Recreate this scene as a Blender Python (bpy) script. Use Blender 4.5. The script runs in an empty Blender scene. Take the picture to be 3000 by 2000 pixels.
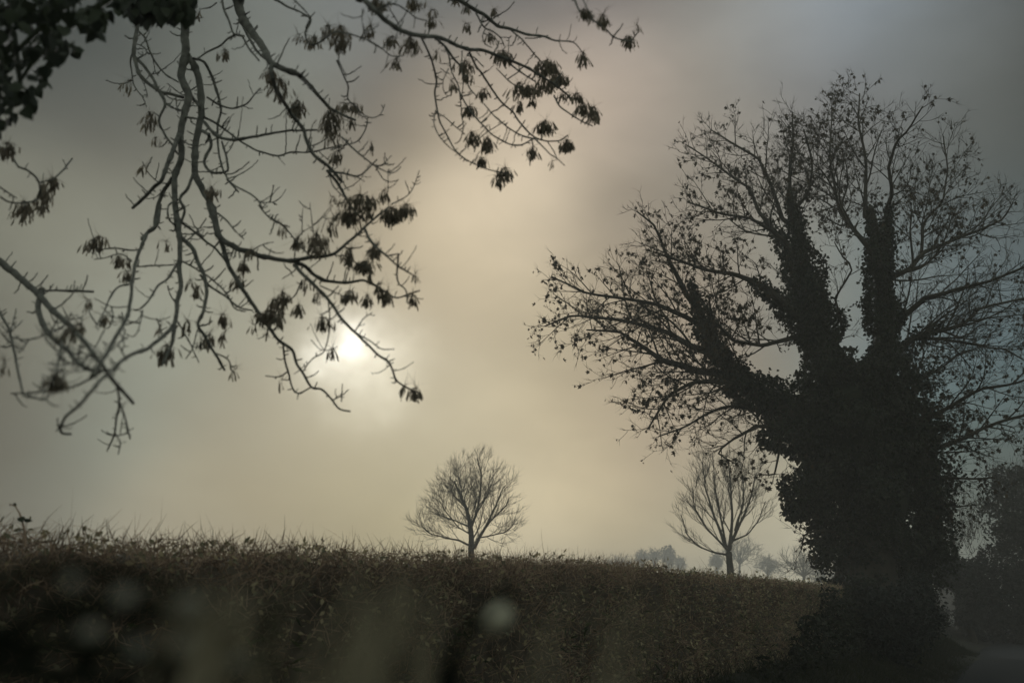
import bpy, math, random
import numpy as np
from mathutils import Vector, noise

random.seed(7)
RNG = np.random.default_rng(7)
C = bpy.context.scene.collection
R = math.radians


def nvec(v):
    x, y, z = v
    return np.array([noise.noise(Vector((x + 13.1, y + 1.7, z))), noise.noise(Vector((x + 47.3, y - 5.2, z + 9))), noise.noise(Vector((x - 31.9, y + 8.8, z - 4)))])

# ------------------------------------------------------------------ camera
F = 2917.0                       # focal length in photo pixels (3000 wide)
CAMZ = 1.6
PITCH = math.atan(786 / F)
cam_d = bpy.data.cameras.new("camera")
cam_d.sensor_width = 36.0
cam_d.sensor_fit = 'HORIZONTAL'
cam_d.lens = 36.0 * F / 3000
cam_d.clip_start = 0.02
cam_d.clip_end = 3000
cam_d.dof.use_dof = True
cam_d.dof.focus_distance = 14.0
cam_d.dof.aperture_fstop = (cam_d.lens / 1000) / 0.011
cam = bpy.data.objects.new("camera", cam_d)
cam.location = (0, 0, CAMZ)
cam.rotation_euler = (R(90) + PITCH, 0, 0)
C.objects.link(cam)
bpy.context.scene.camera = cam


def ray(px, py):
    """unit direction in the world through a photo pixel (3000 x 2000)"""
    a = (np.asarray(px, float) - 1500) / F
    b = (1000 - np.asarray(py, float)) / F
    c, s = math.cos(PITCH), math.sin(PITCH)
    d = np.stack([a, c - b * s, s + b * c], -1)
    return d / np.linalg.norm(d, axis=-1, keepdims=True)


def at(px, py, Y):
    d = ray(px, py)
    t = np.asarray(Y, float) / d[..., 1]
    return d * t[..., None] + np.array([0, 0, CAMZ])


# ------------------------------------------------------------------ world
SUN_PX = (1012, 1015)
SUN_EL, SUN_AZ = None, None
_sd = ray(*SUN_PX)
SUN_EL = math.asin(_sd[2])
SUN_AZ = math.atan2(_sd[0], _sd[1])


def lin(c):
    return [((v / 255) / 12.92 if v / 255 <= .04045 else (((v / 255) + .055) / 1.055) ** 2.4) for v in c]


# cloudy sky: brightness and tint of the mist in a set of directions (photo pixel, colour, weight)
SKY = [
    ((-153, -114), (36, 44, 44)),
    ((318, 242), (88, 94, 90)),
    ((765, 140), (112, 116, 108)),
    ((1020, 25), (116, 120, 116)),
    ((1466, 76), (118, 122, 120)),
    ((1658, 38), (112, 118, 122)),
    ((1849, 318), (165, 152, 135)),
    ((2168, 127), (140, 140, 134)),
    ((2423, 102), (130, 136, 138)),
    ((2104, 25), (118, 124, 128)),
    ((2742, 76), (108, 114, 114)),
    ((2806, 280), (98, 102, 98)),
    ((2959, 318), (62, 72, 70)),
    ((3061, 25), (58, 66, 66)),
    ((2359, 331), (122, 120, 114)),
    ((1275, 420), (150, 142, 126)),
    ((1275, 573), (162, 150, 128)),
    ((1517, 663), (210, 194, 164)),
    ((1403, 714), (198, 182, 148)),
    ((1721, 573), (146, 136, 118)),
    ((1823, 727), (138, 128, 110)),
    ((1658, 420), (186, 170, 146)),
    ((1466, 829), (190, 174, 142)),
    ((1658, 994), (170, 158, 128)),
    ((1339, 1147), (192, 180, 148)),
    ((1224, 892), (176, 162, 132)),
    ((1466, 1020), (178, 164, 134)),
    ((892, 765), (148, 146, 128)),
    ((637, 510), (126, 126, 112)),
    ((318, 446), (98, 102, 94)),
    ((153, 714), (128, 128, 112)),
    ((38, 892), (70, 80, 74)),
    ((318, 918), (136, 138, 122)),
    ((765, 1084), (158, 156, 136)),
    ((382, 1275), (126, 140, 130)),
    ((127, 1377), (92, 110, 104)),
    ((-38, 1466), (56, 72, 68)),
    ((-51, 1147), (60, 70, 66)),
    ((892, 1275), (152, 160, 144)),
    ((637, 1505), (158, 150, 124)),
    ((1084, 1275), (176, 170, 142)),
    ((1020, 1505), (170, 160, 126)),
    ((1530, 1275), (188, 174, 140)),
    ((1466, 1556), (192, 180, 146)),
    ((1785, 1530), (176, 164, 132)),
    ((1913, 1211), (168, 154, 128)),
    ((1913, 969), (160, 146, 122)),
    ((2168, 1466), (158, 150, 124)),
    ((2168, 1147), (140, 132, 114)),
    ((2359, 1632), (170, 162, 138)),
    ((2104, 573), (136, 130, 116)),
    ((2487, 892), (118, 124, 118)),
    ((2806, 829), (98, 110, 110)),
    ((2933, 1084), (90, 106, 106)),
    ((3061, 765), (44, 56, 56)),
    ((3035, 1275), (78, 92, 88)),
    ((2869, 573), (90, 98, 96)),
    ((2806, 1403), (100, 110, 102)),
    ((3086, 1466), (60, 70, 64)),
]
SKYC = [[0.0042, 0.0055, 0.0055], [0.0301, 0.054, 0.0577], [0.116, 0.1374, 0.1241], [0.1812, 0.2011, 0.2071], [0.0518, 0.0871, 0.0986], [0.037, 0.0465, 0.0726], [0.5634, 0.4781, 0.4153], [0.4432, 0.4212, 0.3276], [0.3621, 0.4559, 0.5612], [0.0413, 0.0451, 0.0676], [0.2162, 0.2459, 0.2573], [0.171, 0.1664, 0.1228], [0.0112, 0.0142, 0.0136], [0.0098, 0.012, 0.012], [0.1262, 0.0957, 0.071], [0.0666, 0.0617, 0.0672], [0.0782, 0.0679, 0.0515], [1.8106, 1.5599, 1.1582], [0.4554, 0.3781, 0.2009], [0.0624, 0.0548, 0.0429], [0.0551, 0.0481, 0.0371], [0.951, 0.7491, 0.5667], [0.3018, 0.2356, 0.1521], [0.1599, 0.1578, 0.0957], [0.5771, 0.5527, 0.4097], [0.0935, 0.0802, 0.0562], [0.1869, 0.152, 0.1088], [0.0651, 0.095, 0.0855], [0.1883, 0.2131, 0.18], [0.0274, 0.0293, 0.0326], [0.2888, 0.2925, 0.2201], [0.0141, 0.0176, 0.0154], [0.1995, 0.2538, 0.2297], [0.0847, 0.1262, 0.1122], [0.0916, 0.1785, 0.1789], [0.0251, 0.034, 0.0408], [0.0094, 0.0141, 0.0128], [0.0105, 0.0134, 0.0122], [0.0704, 0.1013, 0.1083], [0.4039, 0.3558, 0.2506], [0.101, 0.1335, 0.1093], [0.5104, 0.4328, 0.186], [0.6191, 0.5098, 0.3197], [0.9072, 0.8129, 0.5568], [0.507, 0.4257, 0.2583], [0.5588, 0.4466, 0.3299], [0.3264, 0.2529, 0.1826], [0.2563, 0.2433, 0.1545], [0.1306, 0.12, 0.1029], [1.1376, 1.0405, 0.7667], [0.2776, 0.2597, 0.209], [0.237, 0.2565, 0.227], [0.1319, 0.1865, 0.2104], [0.1036, 0.2004, 0.2364], [0.006, 0.0087, 0.0087], [0.0178, 0.0234, 0.0217], [0.0934, 0.1277, 0.1341], [0.1375, 0.2248, 0.2086], [0.0104, 0.0134, 0.0115]]
w = bpy.data.worlds.new("World")
bpy.context.scene.world = w
w.use_nodes = True
nt = w.node_tree
N, L = nt.nodes, nt.links
N.clear()


def nd(t, **k):
    n = N.new(t)
    for a, b in k.items():
        setattr(n, a, b)
    return n


def vm(op, a=None, b=None, s=None):
    n = nd('ShaderNodeVectorMath', operation=op)
    for i, v in enumerate((a, b)):
        if v is None:
            continue
        if hasattr(v, 'links'):
            L.new(v, n.inputs[i])
        else:
            n.inputs[i].default_value = v
    if s is not None:
        if hasattr(s, 'links'):
            L.new(s, n.inputs['Scale'])
        else:
            n.inputs['Scale'].default_value = s
    return n


def mt(op, a, b=None, c=None):
    n = nd('ShaderNodeMath', operation=op)
    for i, v in enumerate((a, b, c)):
        if v is None:
            continue
        if hasattr(v, 'links'):
            L.new(v, n.inputs[i])
        else:
            n.inputs[i].default_value = v
    return n.outputs[0]


geo = nd('ShaderNodeTexCoord')
D = vm('NORMALIZE', geo.outputs['Generated']).outputs[0]
nz = nd('ShaderNodeTexNoise')
nz.inputs['Scale'].default_value = 2.6
nz.inputs['Detail'].default_value = 3.0
nz.inputs['Roughness'].default_value = .45
L.new(vm('MULTIPLY', D, (1, 1, 1.7)).outputs[0], nz.inputs['Vector'])
off = vm('SUBTRACT', nz.outputs['Color'], (.5, .5, .5)).outputs[0]
off = vm('SCALE', off, None, .17).outputs[0]
DW = vm('NORMALIZE', vm('ADD', D, off).outputs[0]).outputs[0]
K = 120.0
acc_c = None
acc_w = None
for ki, (p, col) in enumerate(SKY):
    d = ray(*p)
    dp = vm('DOT_PRODUCT', DW, tuple(d)).outputs['Value']
    wgt = mt('EXPONENT', mt('MULTIPLY_ADD', dp, K * 2, -K * 2))
    t = vm('SCALE', tuple(SKYC[ki]) if SKYC else tuple(lin(col)), None, wgt).outputs[0]
    acc_c = t if acc_c is None else vm('ADD', acc_c, t).outputs[0]
    acc_w = wgt if acc_w is None else mt('ADD', acc_w, wgt)
# far from every control direction (overhead, behind the camera) the mist is a dull even grey
BACK = tuple(v * 1.0 for v in lin((140, 147, 141)))
base_w = 0.0006
acc_c = vm('ADD', acc_c, tuple(v * base_w for v in BACK)).outputs[0]
acc_w = mt('ADD', acc_w, base_w)
fog = vm('SCALE', acc_c, None, mt('DIVIDE', 1.0, acc_w)).outputs[0]
# cloud mottling
nz2 = nd('ShaderNodeTexNoise')
nz2.inputs['Scale'].default_value = 4.5
nz2.inputs['Detail'].default_value = 4.0
nz2.inputs['Roughness'].default_value = .5
L.new(vm('MULTIPLY', D, (1, 1, 1.6)).outputs[0], nz2.inputs['Vector'])
fog = vm('SCALE', fog, None, mt('MULTIPLY_ADD', nz2.outputs['Fac'], .6, .7)).outputs[0]
nz4 = nd('ShaderNodeTexNoise')
nz4.inputs['Scale'].default_value = 11
nz4.inputs['Detail'].default_value = 5
nz4.inputs['Distortion'].default_value = .6
L.new(vm('MULTIPLY', D, (1, 1, 1.9)).outputs[0], nz4.inputs['Vector'])
fog = vm('SCALE', fog, None, mt('MULTIPLY_ADD', nz4.outputs['Fac'], .26, .87)).outputs[0]
# veiled sun: bright core and a soft warm aureole
sdp = vm('DOT_PRODUCT', D, tuple(_sd)).outputs['Value']
sdo = ray(1050, 1075)
sdp2 = vm('DOT_PRODUCT', D, tuple(sdo)).outputs['Value']
nz3 = nd('ShaderNodeTexNoise')
nz3.inputs['Scale'].default_value = 16
nz3.inputs['Detail'].default_value = 3
L.new(D, nz3.inputs['Vector'])
DS = vm('NORMALIZE', vm('ADD', D, vm('SCALE', vm('SUBTRACT', nz3.outputs['Color'], (.5, .5, .5)).outputs[0], None, .085).outputs[0]).outputs[0]).outputs[0]
sds = vm('DOT_PRODUCT', DS, tuple(_sd)).outputs['Value']
core = mt('EXPONENT', mt('MULTIPLY_ADD', sds, 3600, -3600))
aur = mt('EXPONENT', mt('MULTIPLY_ADD', vm('DOT_PRODUCT', DS, tuple(sdo)).outputs['Value'], 1000, -1000))
aur2 = mt('EXPONENT', mt('MULTIPLY_ADD', sdp, 150, -150))
fog = vm('ADD', fog, vm('SCALE', (.95, .93, .86), None, core).outputs[0]).outputs[0]
fog = vm('ADD', fog, vm('SCALE', (.42, .41, .35), None, aur).outputs[0]).outputs[0]
fog = vm('ADD', fog, vm('SCALE', (.15, .145, .12), None, aur2).outputs[0]).outputs[0]
skyt = nd('ShaderNodeTexSky', sky_type='NISHITA')
skyt.sun_disc = False
skyt.sun_elevation = SUN_EL
skyt.sun_rotation = SUN_AZ
skyt.dust_density = 4.0
b1 = nd('ShaderNodeBackground')
L.new(skyt.outputs[0], b1.inputs[0])
b1.inputs[1].default_value = 0.05
b2 = nd('ShaderNodeBackground')
L.new(fog, b2.inputs[0])
b2.inputs[1].default_value = 1.0
mx = nd('ShaderNodeMixShader')
mx.inputs[0].default_value = .94
L.new(b1.outputs[0], mx.inputs[1])
L.new(b2.outputs[0], mx.inputs[2])
out = nd('ShaderNodeOutputWorld')
L.new(mx.outputs[0], out.inputs[0])

# ------------------------------------------------------------------ sun, exposure
sl = bpy.data.lights.new("sun", 'SUN')
sl.energy = 0.5
sl.angle = R(10)
sl.color = (1, .93, .8)
so = bpy.data.objects.new("sun", sl)
sl.color = (.97, 1, .97)
so.rotation_euler = Vector(-Vector(_sd)).to_track_quat('-Z', 'Y').to_euler()
so.location = (0, 0, 30)
C.objects.link(so)
sc = bpy.context.scene
sc.view_settings.view_transform = 'Standard'
sc.view_settings.look = 'None'
sc.view_settings.exposure = 0
sc.view_settings.gamma = 1
sc.cycles.use_denoising = True
sc.cycles.max_bounces = 4
sc.cycles.diffuse_bounces = 2
sc.cycles.glossy_bounces = 1
sc.cycles.transmission_bounces = 2
sc.cycles.volume_bounces = 2
sc.cycles.use_adaptive_sampling = True
sc.cycles.adaptive_threshold = 0.02


# ------------------------------------------------------------------ materials
def mat(name, col, col2=None, rough=.85, scale=6.0, spec=.25, per_island=0.0, bump=0.0, trans=0.0):
    m = bpy.data.materials.new(name)
    m.use_nodes = True
    n, l = m.node_tree.nodes, m.node_tree.links
    b = n['Principled BSDF']
    b.inputs['Roughness'].default_value = rough
    b.inputs['Specular IOR Level'].default_value = spec
    tc = n.new('ShaderNodeTexCoord')
    nz = n.new('ShaderNodeTexNoise')
    nz.inputs['Scale'].default_value = scale
    nz.inputs['Detail'].default_value = 6
    l.new(tc.outputs['Object'], nz.inputs['Vector'])
    fac = nz.outputs['Fac']
    if per_island:
        g = n.new('ShaderNodeNewGeometry')
        a = n.new('ShaderNodeMath')
        a.operation = 'MULTIPLY_ADD'
        l.new(g.outputs['Random Per Island'], a.inputs[0])
        a.inputs[1].default_value = per_island
        l.new(nz.outputs['Fac'], a.inputs[2])
        s = n.new('ShaderNodeMath')
        s.operation = 'SUBTRACT'
        l.new(a.outputs[0], s.inputs[0])
        s.inputs[1].default_value = per_island * .5
        fac = s.outputs[0]
    rp = n.new('ShaderNodeValToRGB')
    rp.color_ramp.elements[0].position = .3
    rp.color_ramp.elements[1].position = .7
    rp.color_ramp.elements[0].color = (*col, 1)
    rp.color_ramp.elements[1].color = (*(col2 or [c * 1.6 for c in col]), 1)
    l.new(fac, rp.inputs[0])
    l.new(rp.outputs[0], b.inputs['Base Color'])
    if bump:
        bp = n.new('ShaderNodeBump')
        bp.inputs['Strength'].default_value = bump
        bp.inputs['Distance'].default_value = .02
        l.new(nz.outputs['Fac'], bp.inputs['Height'])
        l.new(bp.outputs[0], b.inputs['Normal'])
    if trans:
        t = n.new('ShaderNodeBsdfTranslucent')
        l.new(rp.outputs[0], t.inputs[0])
        mxx = n.new('ShaderNodeMixShader')
        mxx.inputs[0].default_value = trans
        l.new(b.outputs[0], mxx.inputs[1])
        l.new(t.outputs[0], mxx.inputs[2])
        l.new(mxx.outputs[0], n['Material Output'].inputs[0])
    return m


M = {
    'ash_bark': mat('ash_bark', (.10, .10, .088), (.25, .25, .215), scale=22, bump=.9),
    'ash_key': mat('ash_key', (.17, .15, .11), (.32, .27, .20), scale=9, per_island=.8, trans=.25),
    'dark_ivy': mat('dark_ivy', (.018, .026, .014), (.045, .06, .03), rough=.55, scale=5, per_island=.8),
    'bark': mat('bark', (.035, .032, .024), (.07, .062, .045), scale=3, bump=.5),
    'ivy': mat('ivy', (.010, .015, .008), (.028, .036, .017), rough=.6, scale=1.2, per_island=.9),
    'dead_leaf': mat('dead_leaf', (.035, .028, .018), (.075, .056, .032), scale=2, per_island=.8, trans=.2),
    'bare_bark': mat('bare_bark', (.05, .047, .035), (.09, .082, .06), scale=3),
    'far_bark': mat('far_bark', (.05, .05, .04), (.08, .078, .06), scale=2),
    'hedge_twig': mat('hedge_twig', (.20, .14, .10), (.50, .36, .25), scale=1.3, per_island=.9),
    'hedge_leaf': mat('hedge_leaf', (.21, .205, .13), (.50, .42, .26), scale=.9, per_island=.9, trans=.25),
    'hedge_core': mat('hedge_core', (.06, .052, .038), (.15, .125, .088), scale=9, bump=.8),
    'hedge_fern': mat('hedge_green', (.04, .06, .03), (.10, .12, .055), scale=2, per_island=.9, trans=.2),
    'grass': mat('grass', (.018, .024, .010), (.045, .05, .02), scale=1.5, per_island=.8, trans=.2),
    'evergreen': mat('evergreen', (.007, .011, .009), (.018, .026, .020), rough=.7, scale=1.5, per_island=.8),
    'asphalt': mat('asphalt', (.022, .025, .029), (.042, .045, .05), rough=.85, scale=30, bump=.3, spec=.12),
    'soil': mat('soil', (.012, .013, .008), (.03, .03, .018), scale=.6, bump=.4),
    'wood': mat('wood', (.04, .035, .028), (.08, .07, .055), scale=12, bump=.3),
    'near_leaf': mat('near_leaf', (.008, .010, .007), (.02, .022, .014), rough=.8, scale=20, spec=.05),
    'light_spot_pale': mat('light_spot_pale', (.34, .34, .29), (.5, .48, .40), rough=.7, scale=30, trans=.5),
    'light_veil': mat('light_veil', (.34, .30, .20), (.5, .45, .32), rough=.7, scale=30, trans=.3),
    'bokeh_disc': mat('bokeh_disc', (.72, .71, .58), (.82, .80, .66), rough=.7, scale=30, trans=.5),
}


# ------------------------------------------------------------------ mesh helpers
class MB:
    """collects vertices and faces, then links ONE mesh object"""

    def __init__(self):
        self.v, self.f3, self.f4, self.n = [], [], [], 0

    def add(self, v, f):
        v = np.asarray(v, np.float32).reshape(-1, 3)
        f = np.asarray(f, np.int64)
        (self.f3 if f.shape[1] == 3 else self.f4).append(f + self.n)
        self.v.append(v)
        self.n += len(v)

    def tube(self, P, r, k=5):
        P = np.asarray(P, float)
        n = len(P)
        if n < 2:
            return
        r = np.broadcast_to(np.asarray(r, float), (n,))
        T = np.gradient(P, axis=0)
        T /= np.linalg.norm(T, axis=1, keepdims=True) + 1e-9
        m = T.mean(0)
        ref = np.eye(3)[np.argmin(np.abs(m))]
        U = np.cross(T, ref)
        U /= np.linalg.norm(U, axis=1, keepdims=True) + 1e-9
        V = np.cross(T, U)
        a = np.arange(k) * 2 * math.pi / k
        ring = P[:, None] + r[:, None, None] * (np.cos(a)[None, :, None] * U[:, None] + np.sin(a)[None, :, None] * V[:, None])
        i = np.arange(n - 1)[:, None] * k
        j = np.arange(k)[None]
        j2 = (j + 1) % k
        f = np.stack([i + j, i + j2, i + k + j2, i + k + j], -1).reshape(-1, 4)
        self.add(ring.reshape(-1, 3), f)
        if k > 3:   # close the end
            self.add(np.vstack([ring[-1], P[-1:] + T[-1:] * r[-1]]), np.array([[q, (q + 1) % k, k] for q in range(k)]))

    def stamps(self, tv, tf, pos, X, Y, Z, s):
        """copies of a template: pos (n,3), axes (n,3), s (n,) or (n,3)"""
        tv = np.asarray(tv, float)
        n, m = len(pos), len(tv)
        if n == 0:
            return
        s = np.asarray(s, float)
        if s.ndim == 1:
            s = np.repeat(s[:, None], 3, 1)
        v = pos[:, None] + (tv[None, :, 0, None] * (X * s[:, :1])[:, None] + tv[None, :, 1, None] * (Y * s[:, 1:2])[:, None]
                            + tv[None, :, 2, None] * (Z * s[:, 2:3])[:, None])
        tf = np.asarray(tf)
        f = (np.arange(n)[:, None, None] * m + tf[None]).reshape(-1, tf.shape[1])
        self.add(v.reshape(-1, 3), f)

    def build(self, name, m, parent=None, smooth=False, loc=None):
        me = bpy.data.meshes.new(name)
        V = np.concatenate(self.v) if self.v else np.zeros((0, 3), np.float32)
        if loc is not None:
            V = V - np.asarray(loc, np.float32)
        f3 = np.concatenate(self.f3) if self.f3 else np.zeros((0, 3), int)
        f4 = np.concatenate(self.f4) if self.f4 else np.zeros((0, 4), int)
        me.vertices.add(len(V))
        me.vertices.foreach_set('co', V.astype(np.float32).ravel())
        nl = f3.size + f4.size
        me.loops.add(nl)
        me.loops.foreach_set('vertex_index', np.concatenate([f3.ravel(), f4.ravel()]).astype(np.int32))
        me.polygons.add(len(f3) + len(f4))
        st = np.concatenate([np.arange(len(f3)) * 3, f3.size + np.arange(len(f4)) * 4]).astype(np.int32)
        me.polygons.foreach_set('loop_start', st)
        if smooth:
            me.polygons.foreach_set('use_smooth', np.ones(len(me.polygons), bool))
        me.update(calc_edges=True)
        me.validate()
        me.materials.append(m)
        o = bpy.data.objects.new(name, me)
        C.objects.link(o)
        if parent is not None:
            o.parent = parent
            if loc is None:
                o.matrix_parent_inverse = parent.matrix_world.inverted()
        return o


def tag(o, label=None, cat=None, group=None, kind=None):
    for k, v in (('label', label), ('category', cat), ('group', group), ('kind', kind)):
        if v:
            o[k] = v
    return o


def empty(name, loc, label, cat, group=None):
    o = bpy.data.objects.new(name, None)
    o.empty_display_size = .2
    o.location = loc
    C.objects.link(o)
    bpy.context.view_layer.update()
    return tag(o, label, cat, group)


def unit(a):
    return a / (np.linalg.norm(a, axis=-1, keepdims=True) + 1e-9)


def rand_frames(n, rng, down=0.0, up=None):
    """random orthonormal frames; Y axis biased downwards by 'down'"""
    y = unit(rng.normal(size=(n, 3)))
    y[:, 2] -= down
    if up is not None:
        y = y + up
    y = unit(y)
    x = unit(np.cross(y, rng.normal(size=(n, 3))))
    return x, y, np.cross(x, y)


# leaf templates: Y is the length
IVY_V = [(0, 0, 0), (.42, .12, .06), (.36, .55, .02), (0, 1, -.08), (-.36, .55, .02), (-.42, .12, .06), (0, .45, -.08)]
IVY_F = [(0, 1, 6), (1, 2, 6), (2, 3, 6), (3, 4, 6), (4, 5, 6), (5, 0, 6)]
SYC_V = [(0, 0, 0), (.45, .05, .18), (.22, .3, .0), (.58, .55, .25), (.22, .6, .02), (0, 1, .1), (-.22, .6, .02), (-.58, .55, .25), (-.22, .3, 0), (-.45, .05, .18), (0, .4, -.12)]
SYC_F = [(0, 1, 10), (1, 2, 10), (2, 3, 10), (3, 4, 10), (4, 5, 10), (5, 6, 10), (6, 7, 10), (7, 8, 10), (8, 9, 10), (9, 0, 10)]
KEY_V = [(0, 0, 0), (.035, .25, .02), (.075, .6, .03), (.055, .88, -.02), (0, 1, -.03), (-.055, .88, .02), (-.075, .6, -.03), (-.035, .25, -.02)]
KEY_F = [(0, 1, 7), (1, 2, 6), (1, 6, 7), (2, 3, 5), (2, 5, 6), (3, 4, 5)]
LEAF_V = [(0, 0, 0), (.28, .4, .06), (0, 1, 0), (-.28, .4, .06), (0, .45, -.04)]
LEAF_F = [(0, 1, 4), (1, 2, 4), (2, 3, 4), (3, 0, 4)]


def strands(mb, P0, d, ln, r, bend, rng, seg=2, k=3):
    """many thin tapered bent twigs at once"""
    n = len(P0)
    if n == 0:
        return
    side = unit(np.cross(d, rng.normal(size=(n, 3))))
    side2 = np.cross(unit(d), side)
    bd = bend[:, None] if np.ndim(bend) else bend
    rings = []
    a = np.arange(k) * 2 * math.pi / k
    for i in range(seg + 1):
        t = i / seg
        c = P0 + d * (ln * t)[:, None] + side * (ln * t * t)[:, None] * bd
        rr = r * (1 - .85 * t)
        rings.append(c[:, None] + rr[:, None, None] * (np.cos(a)[None, :, None] * side[:, None] + np.sin(a)[None, :, None] * side2[:, None]))
    v = np.stack(rings, 1)                       # n, seg+1, k, 3
    f = []
    for i in range(seg):
        for j in range(k):
            j2 = (j + 1) % k
            f.append((i * k + j, i * k + j2, (i + 1) * k + j2, (i + 1) * k + j))
    m = (seg + 1) * k
    ff = (np.arange(n)[:, None, None] * m + np.array(f)[None]).reshape(-1, 4)
    mb.add(v.reshape(-1, 3), ff)


# ------------------------------------------------------------------ tree growth (space colonisation from traced limbs)
class Tree:
    def __init__(self, rng):
        self.p, self.par, self.minr = [], [], []
        self.rng = rng

    def limb(self, pts, radii, step, start=None, wob=0.0):
        """adds a traced limb (n,3) resampled to step, joined to the nearest existing node"""
        pts = np.asarray(pts, float)
        radii = np.asarray(radii, float)
        seg = np.linalg.norm(np.diff(pts, axis=0), axis=1)
        s = np.concatenate([[0], np.cumsum(seg)])
        n = max(2, int(s[-1] / step) + 1)
        q = np.linspace(0, s[-1], n)
        P = np.stack([np.interp(q, s, pts[:, i]) for i in range(3)], 1)
        rr = np.interp(q, s, radii)
        if wob:
            sd = self.rng.uniform(0, 100)
            for i in range(1, n):
                v = nvec(Vector((sd + q[i] * 1.3 / (step * 6), 0, 0)))
                P[i] += np.array(v) * wob * min(1, i / 3)
        if self.p:
            A = np.array(self.p)
            j = int(np.argmin(((A - P[0]) ** 2).sum(1))) if start is None else start
            par = j
        else:
            par = -1
        for i in range(n):
            self.p.append(P[i])
            self.par.append(par)
            self.minr.append(rr[i])
            par = len(self.p) - 1
        return P, rr

    def grow(self, A, step, di, dk, iters, bias=(0, 0, 0), jit=.15, start_from=0):
        rng = self.rng
        cap = len(self.p) + 60000
        pos = np.zeros((cap, 3))
        n = len(self.p)
        pos[:n] = self.p
        par = list(self.par)
        kids = np.zeros(cap, int)
        best = np.full(len(A), 1e9)
        bi = np.zeros(len(A), int)
        age = np.zeros(len(A), int)

        def upd(lo, hi):
            for c in range(lo, hi, 256):
                e = min(hi, c + 256)
                d = ((A[:, None] - pos[None, c:e]) ** 2).sum(-1)
                j = d.argmin(1)
                dm = np.sqrt(d[np.arange(len(A)), j])
                u = dm < best - 1e-6
                best[u] = dm[u]
                bi[u] = c + j[u]
                age[u] = 0
        upd(start_from, n)
        bias = np.asarray(bias, float)
        for it in range(iters):
            alive = (best > dk) & (age < 6)
            act = alive & (best < di)
            if not act.any():
                break
            age[act] += 1
            idx = bi[act]
            ok = kids[idx] < 3
            vec = unit(A[act] - pos[idx])
            acc = np.zeros((n, 3))
            np.add.at(acc, idx[ok], vec[ok])
            srcs = np.unique(idx[ok])
            if len(srcs) == 0:
                break
            d = unit(unit(acc[srcs]) + bias + rng.normal(size=(len(srcs), 3)) * jit)
            k = len(srcs)
            if n + k > cap:
                break
            pos[n:n + k] = pos[srcs] + d * step
            kids[srcs] += 1
            par.extend(srcs.tolist())
            self.minr.extend([0] * k)
            upd(n, n + k)
            n += k
            keep = best > dk
            A, best, bi, age = A[keep], best[keep], bi[keep], age[keep]
            if len(A) == 0:
                break
        self.p = list(pos[:n])
        self.par = par
        self.n_traced = 0

    def finish(self, tip, e=2.3, smooth=1):
        P = np.array(self.p)
        par = np.array(self.par)
        n = len(P)
        for _ in range(smooth):
            s = np.zeros_like(P)
            c = np.zeros(n)
            ok = par >= 0
            np.add.at(s, par[ok], P[ok])
            np.add.at(c, par[ok], 1)
            m = ok & (c > 0)
            Q = P.copy()
            Q[m] = .5 * P[m] + .25 * P[par[m]] + .25 * s[m] / c[m][:, None]
            P = Q
        r = np.zeros(n)
        nk = np.zeros(n, int)
        mr = np.array(self.minr)
        acc = np.zeros(n)
        for i in range(n - 1, -1, -1):
            v = acc[i] if acc[i] > 0 else tip ** e
            v = max(v, mr[i] ** e)
            r[i] = v ** (1 / e)
            if mr[i] > 0:
                r[i] = mr[i]
            if par[i] >= 0:
                acc[par[i]] += v if mr[i] == 0 else 0
                nk[par[i]] += 1
        self.P, self.par_a, self.r, self.nk = P, par, r, nk
        kids = [[] for _ in range(n)]
        for i in range(n):
            if par[i] >= 0:
                kids[par[i]].append(i)
        self.kids = kids
        return self

    def chains(self):
        kids, r = self.kids, self.r
        roots = [i for i in range(len(self.P)) if self.par_a[i] < 0]
        st = [(-1, q) for q in roots]
        while st:
            pre, i = st.pop()
            ch = [i] if pre < 0 else [pre, i]
            while kids[i]:
                ks = sorted(kids[i], key=lambda q: -r[q])
                for q in ks[1:]:
                    st.append((i, q))
                i = ks[0]
                ch.append(i)
            yield ch, pre >= 0

    def mesh(self, mb, k_of=lambda r: 8 if r > .12 else (6 if r > .04 else (4 if r > .015 else 3))):
        for ch, side in self.chains():
            P = self.P[ch]
            rr = self.r[ch].copy()
            if side:
                rr[0] = min(rr[0], rr[1] * 1.15)
            mb.tube(P, rr, k_of(rr.max()))


def proj(P):
    """photo pixel of a world point"""
    P = np.asarray(P, float) - np.array([0, 0, CAMZ])
    c, s = math.cos(PITCH), math.sin(PITCH)
    fw = P[..., 1] * c + P[..., 2] * s
    up = -P[..., 1] * s + P[..., 2] * c
    return np.stack([1500 + F * P[..., 0] / fw, 1000 - F * up / fw], -1)


def in_poly(x, y, poly):
    c = False
    j = len(poly) - 1
    for i in range(len(poly)):
        xi, yi = poly[i]
        xj, yj = poly[j]
        if (yi > y) != (yj > y) and x < (xj - xi) * (y - yi) / (yj - yi) + xi:
            c = not c
        j = i
    return c


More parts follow.
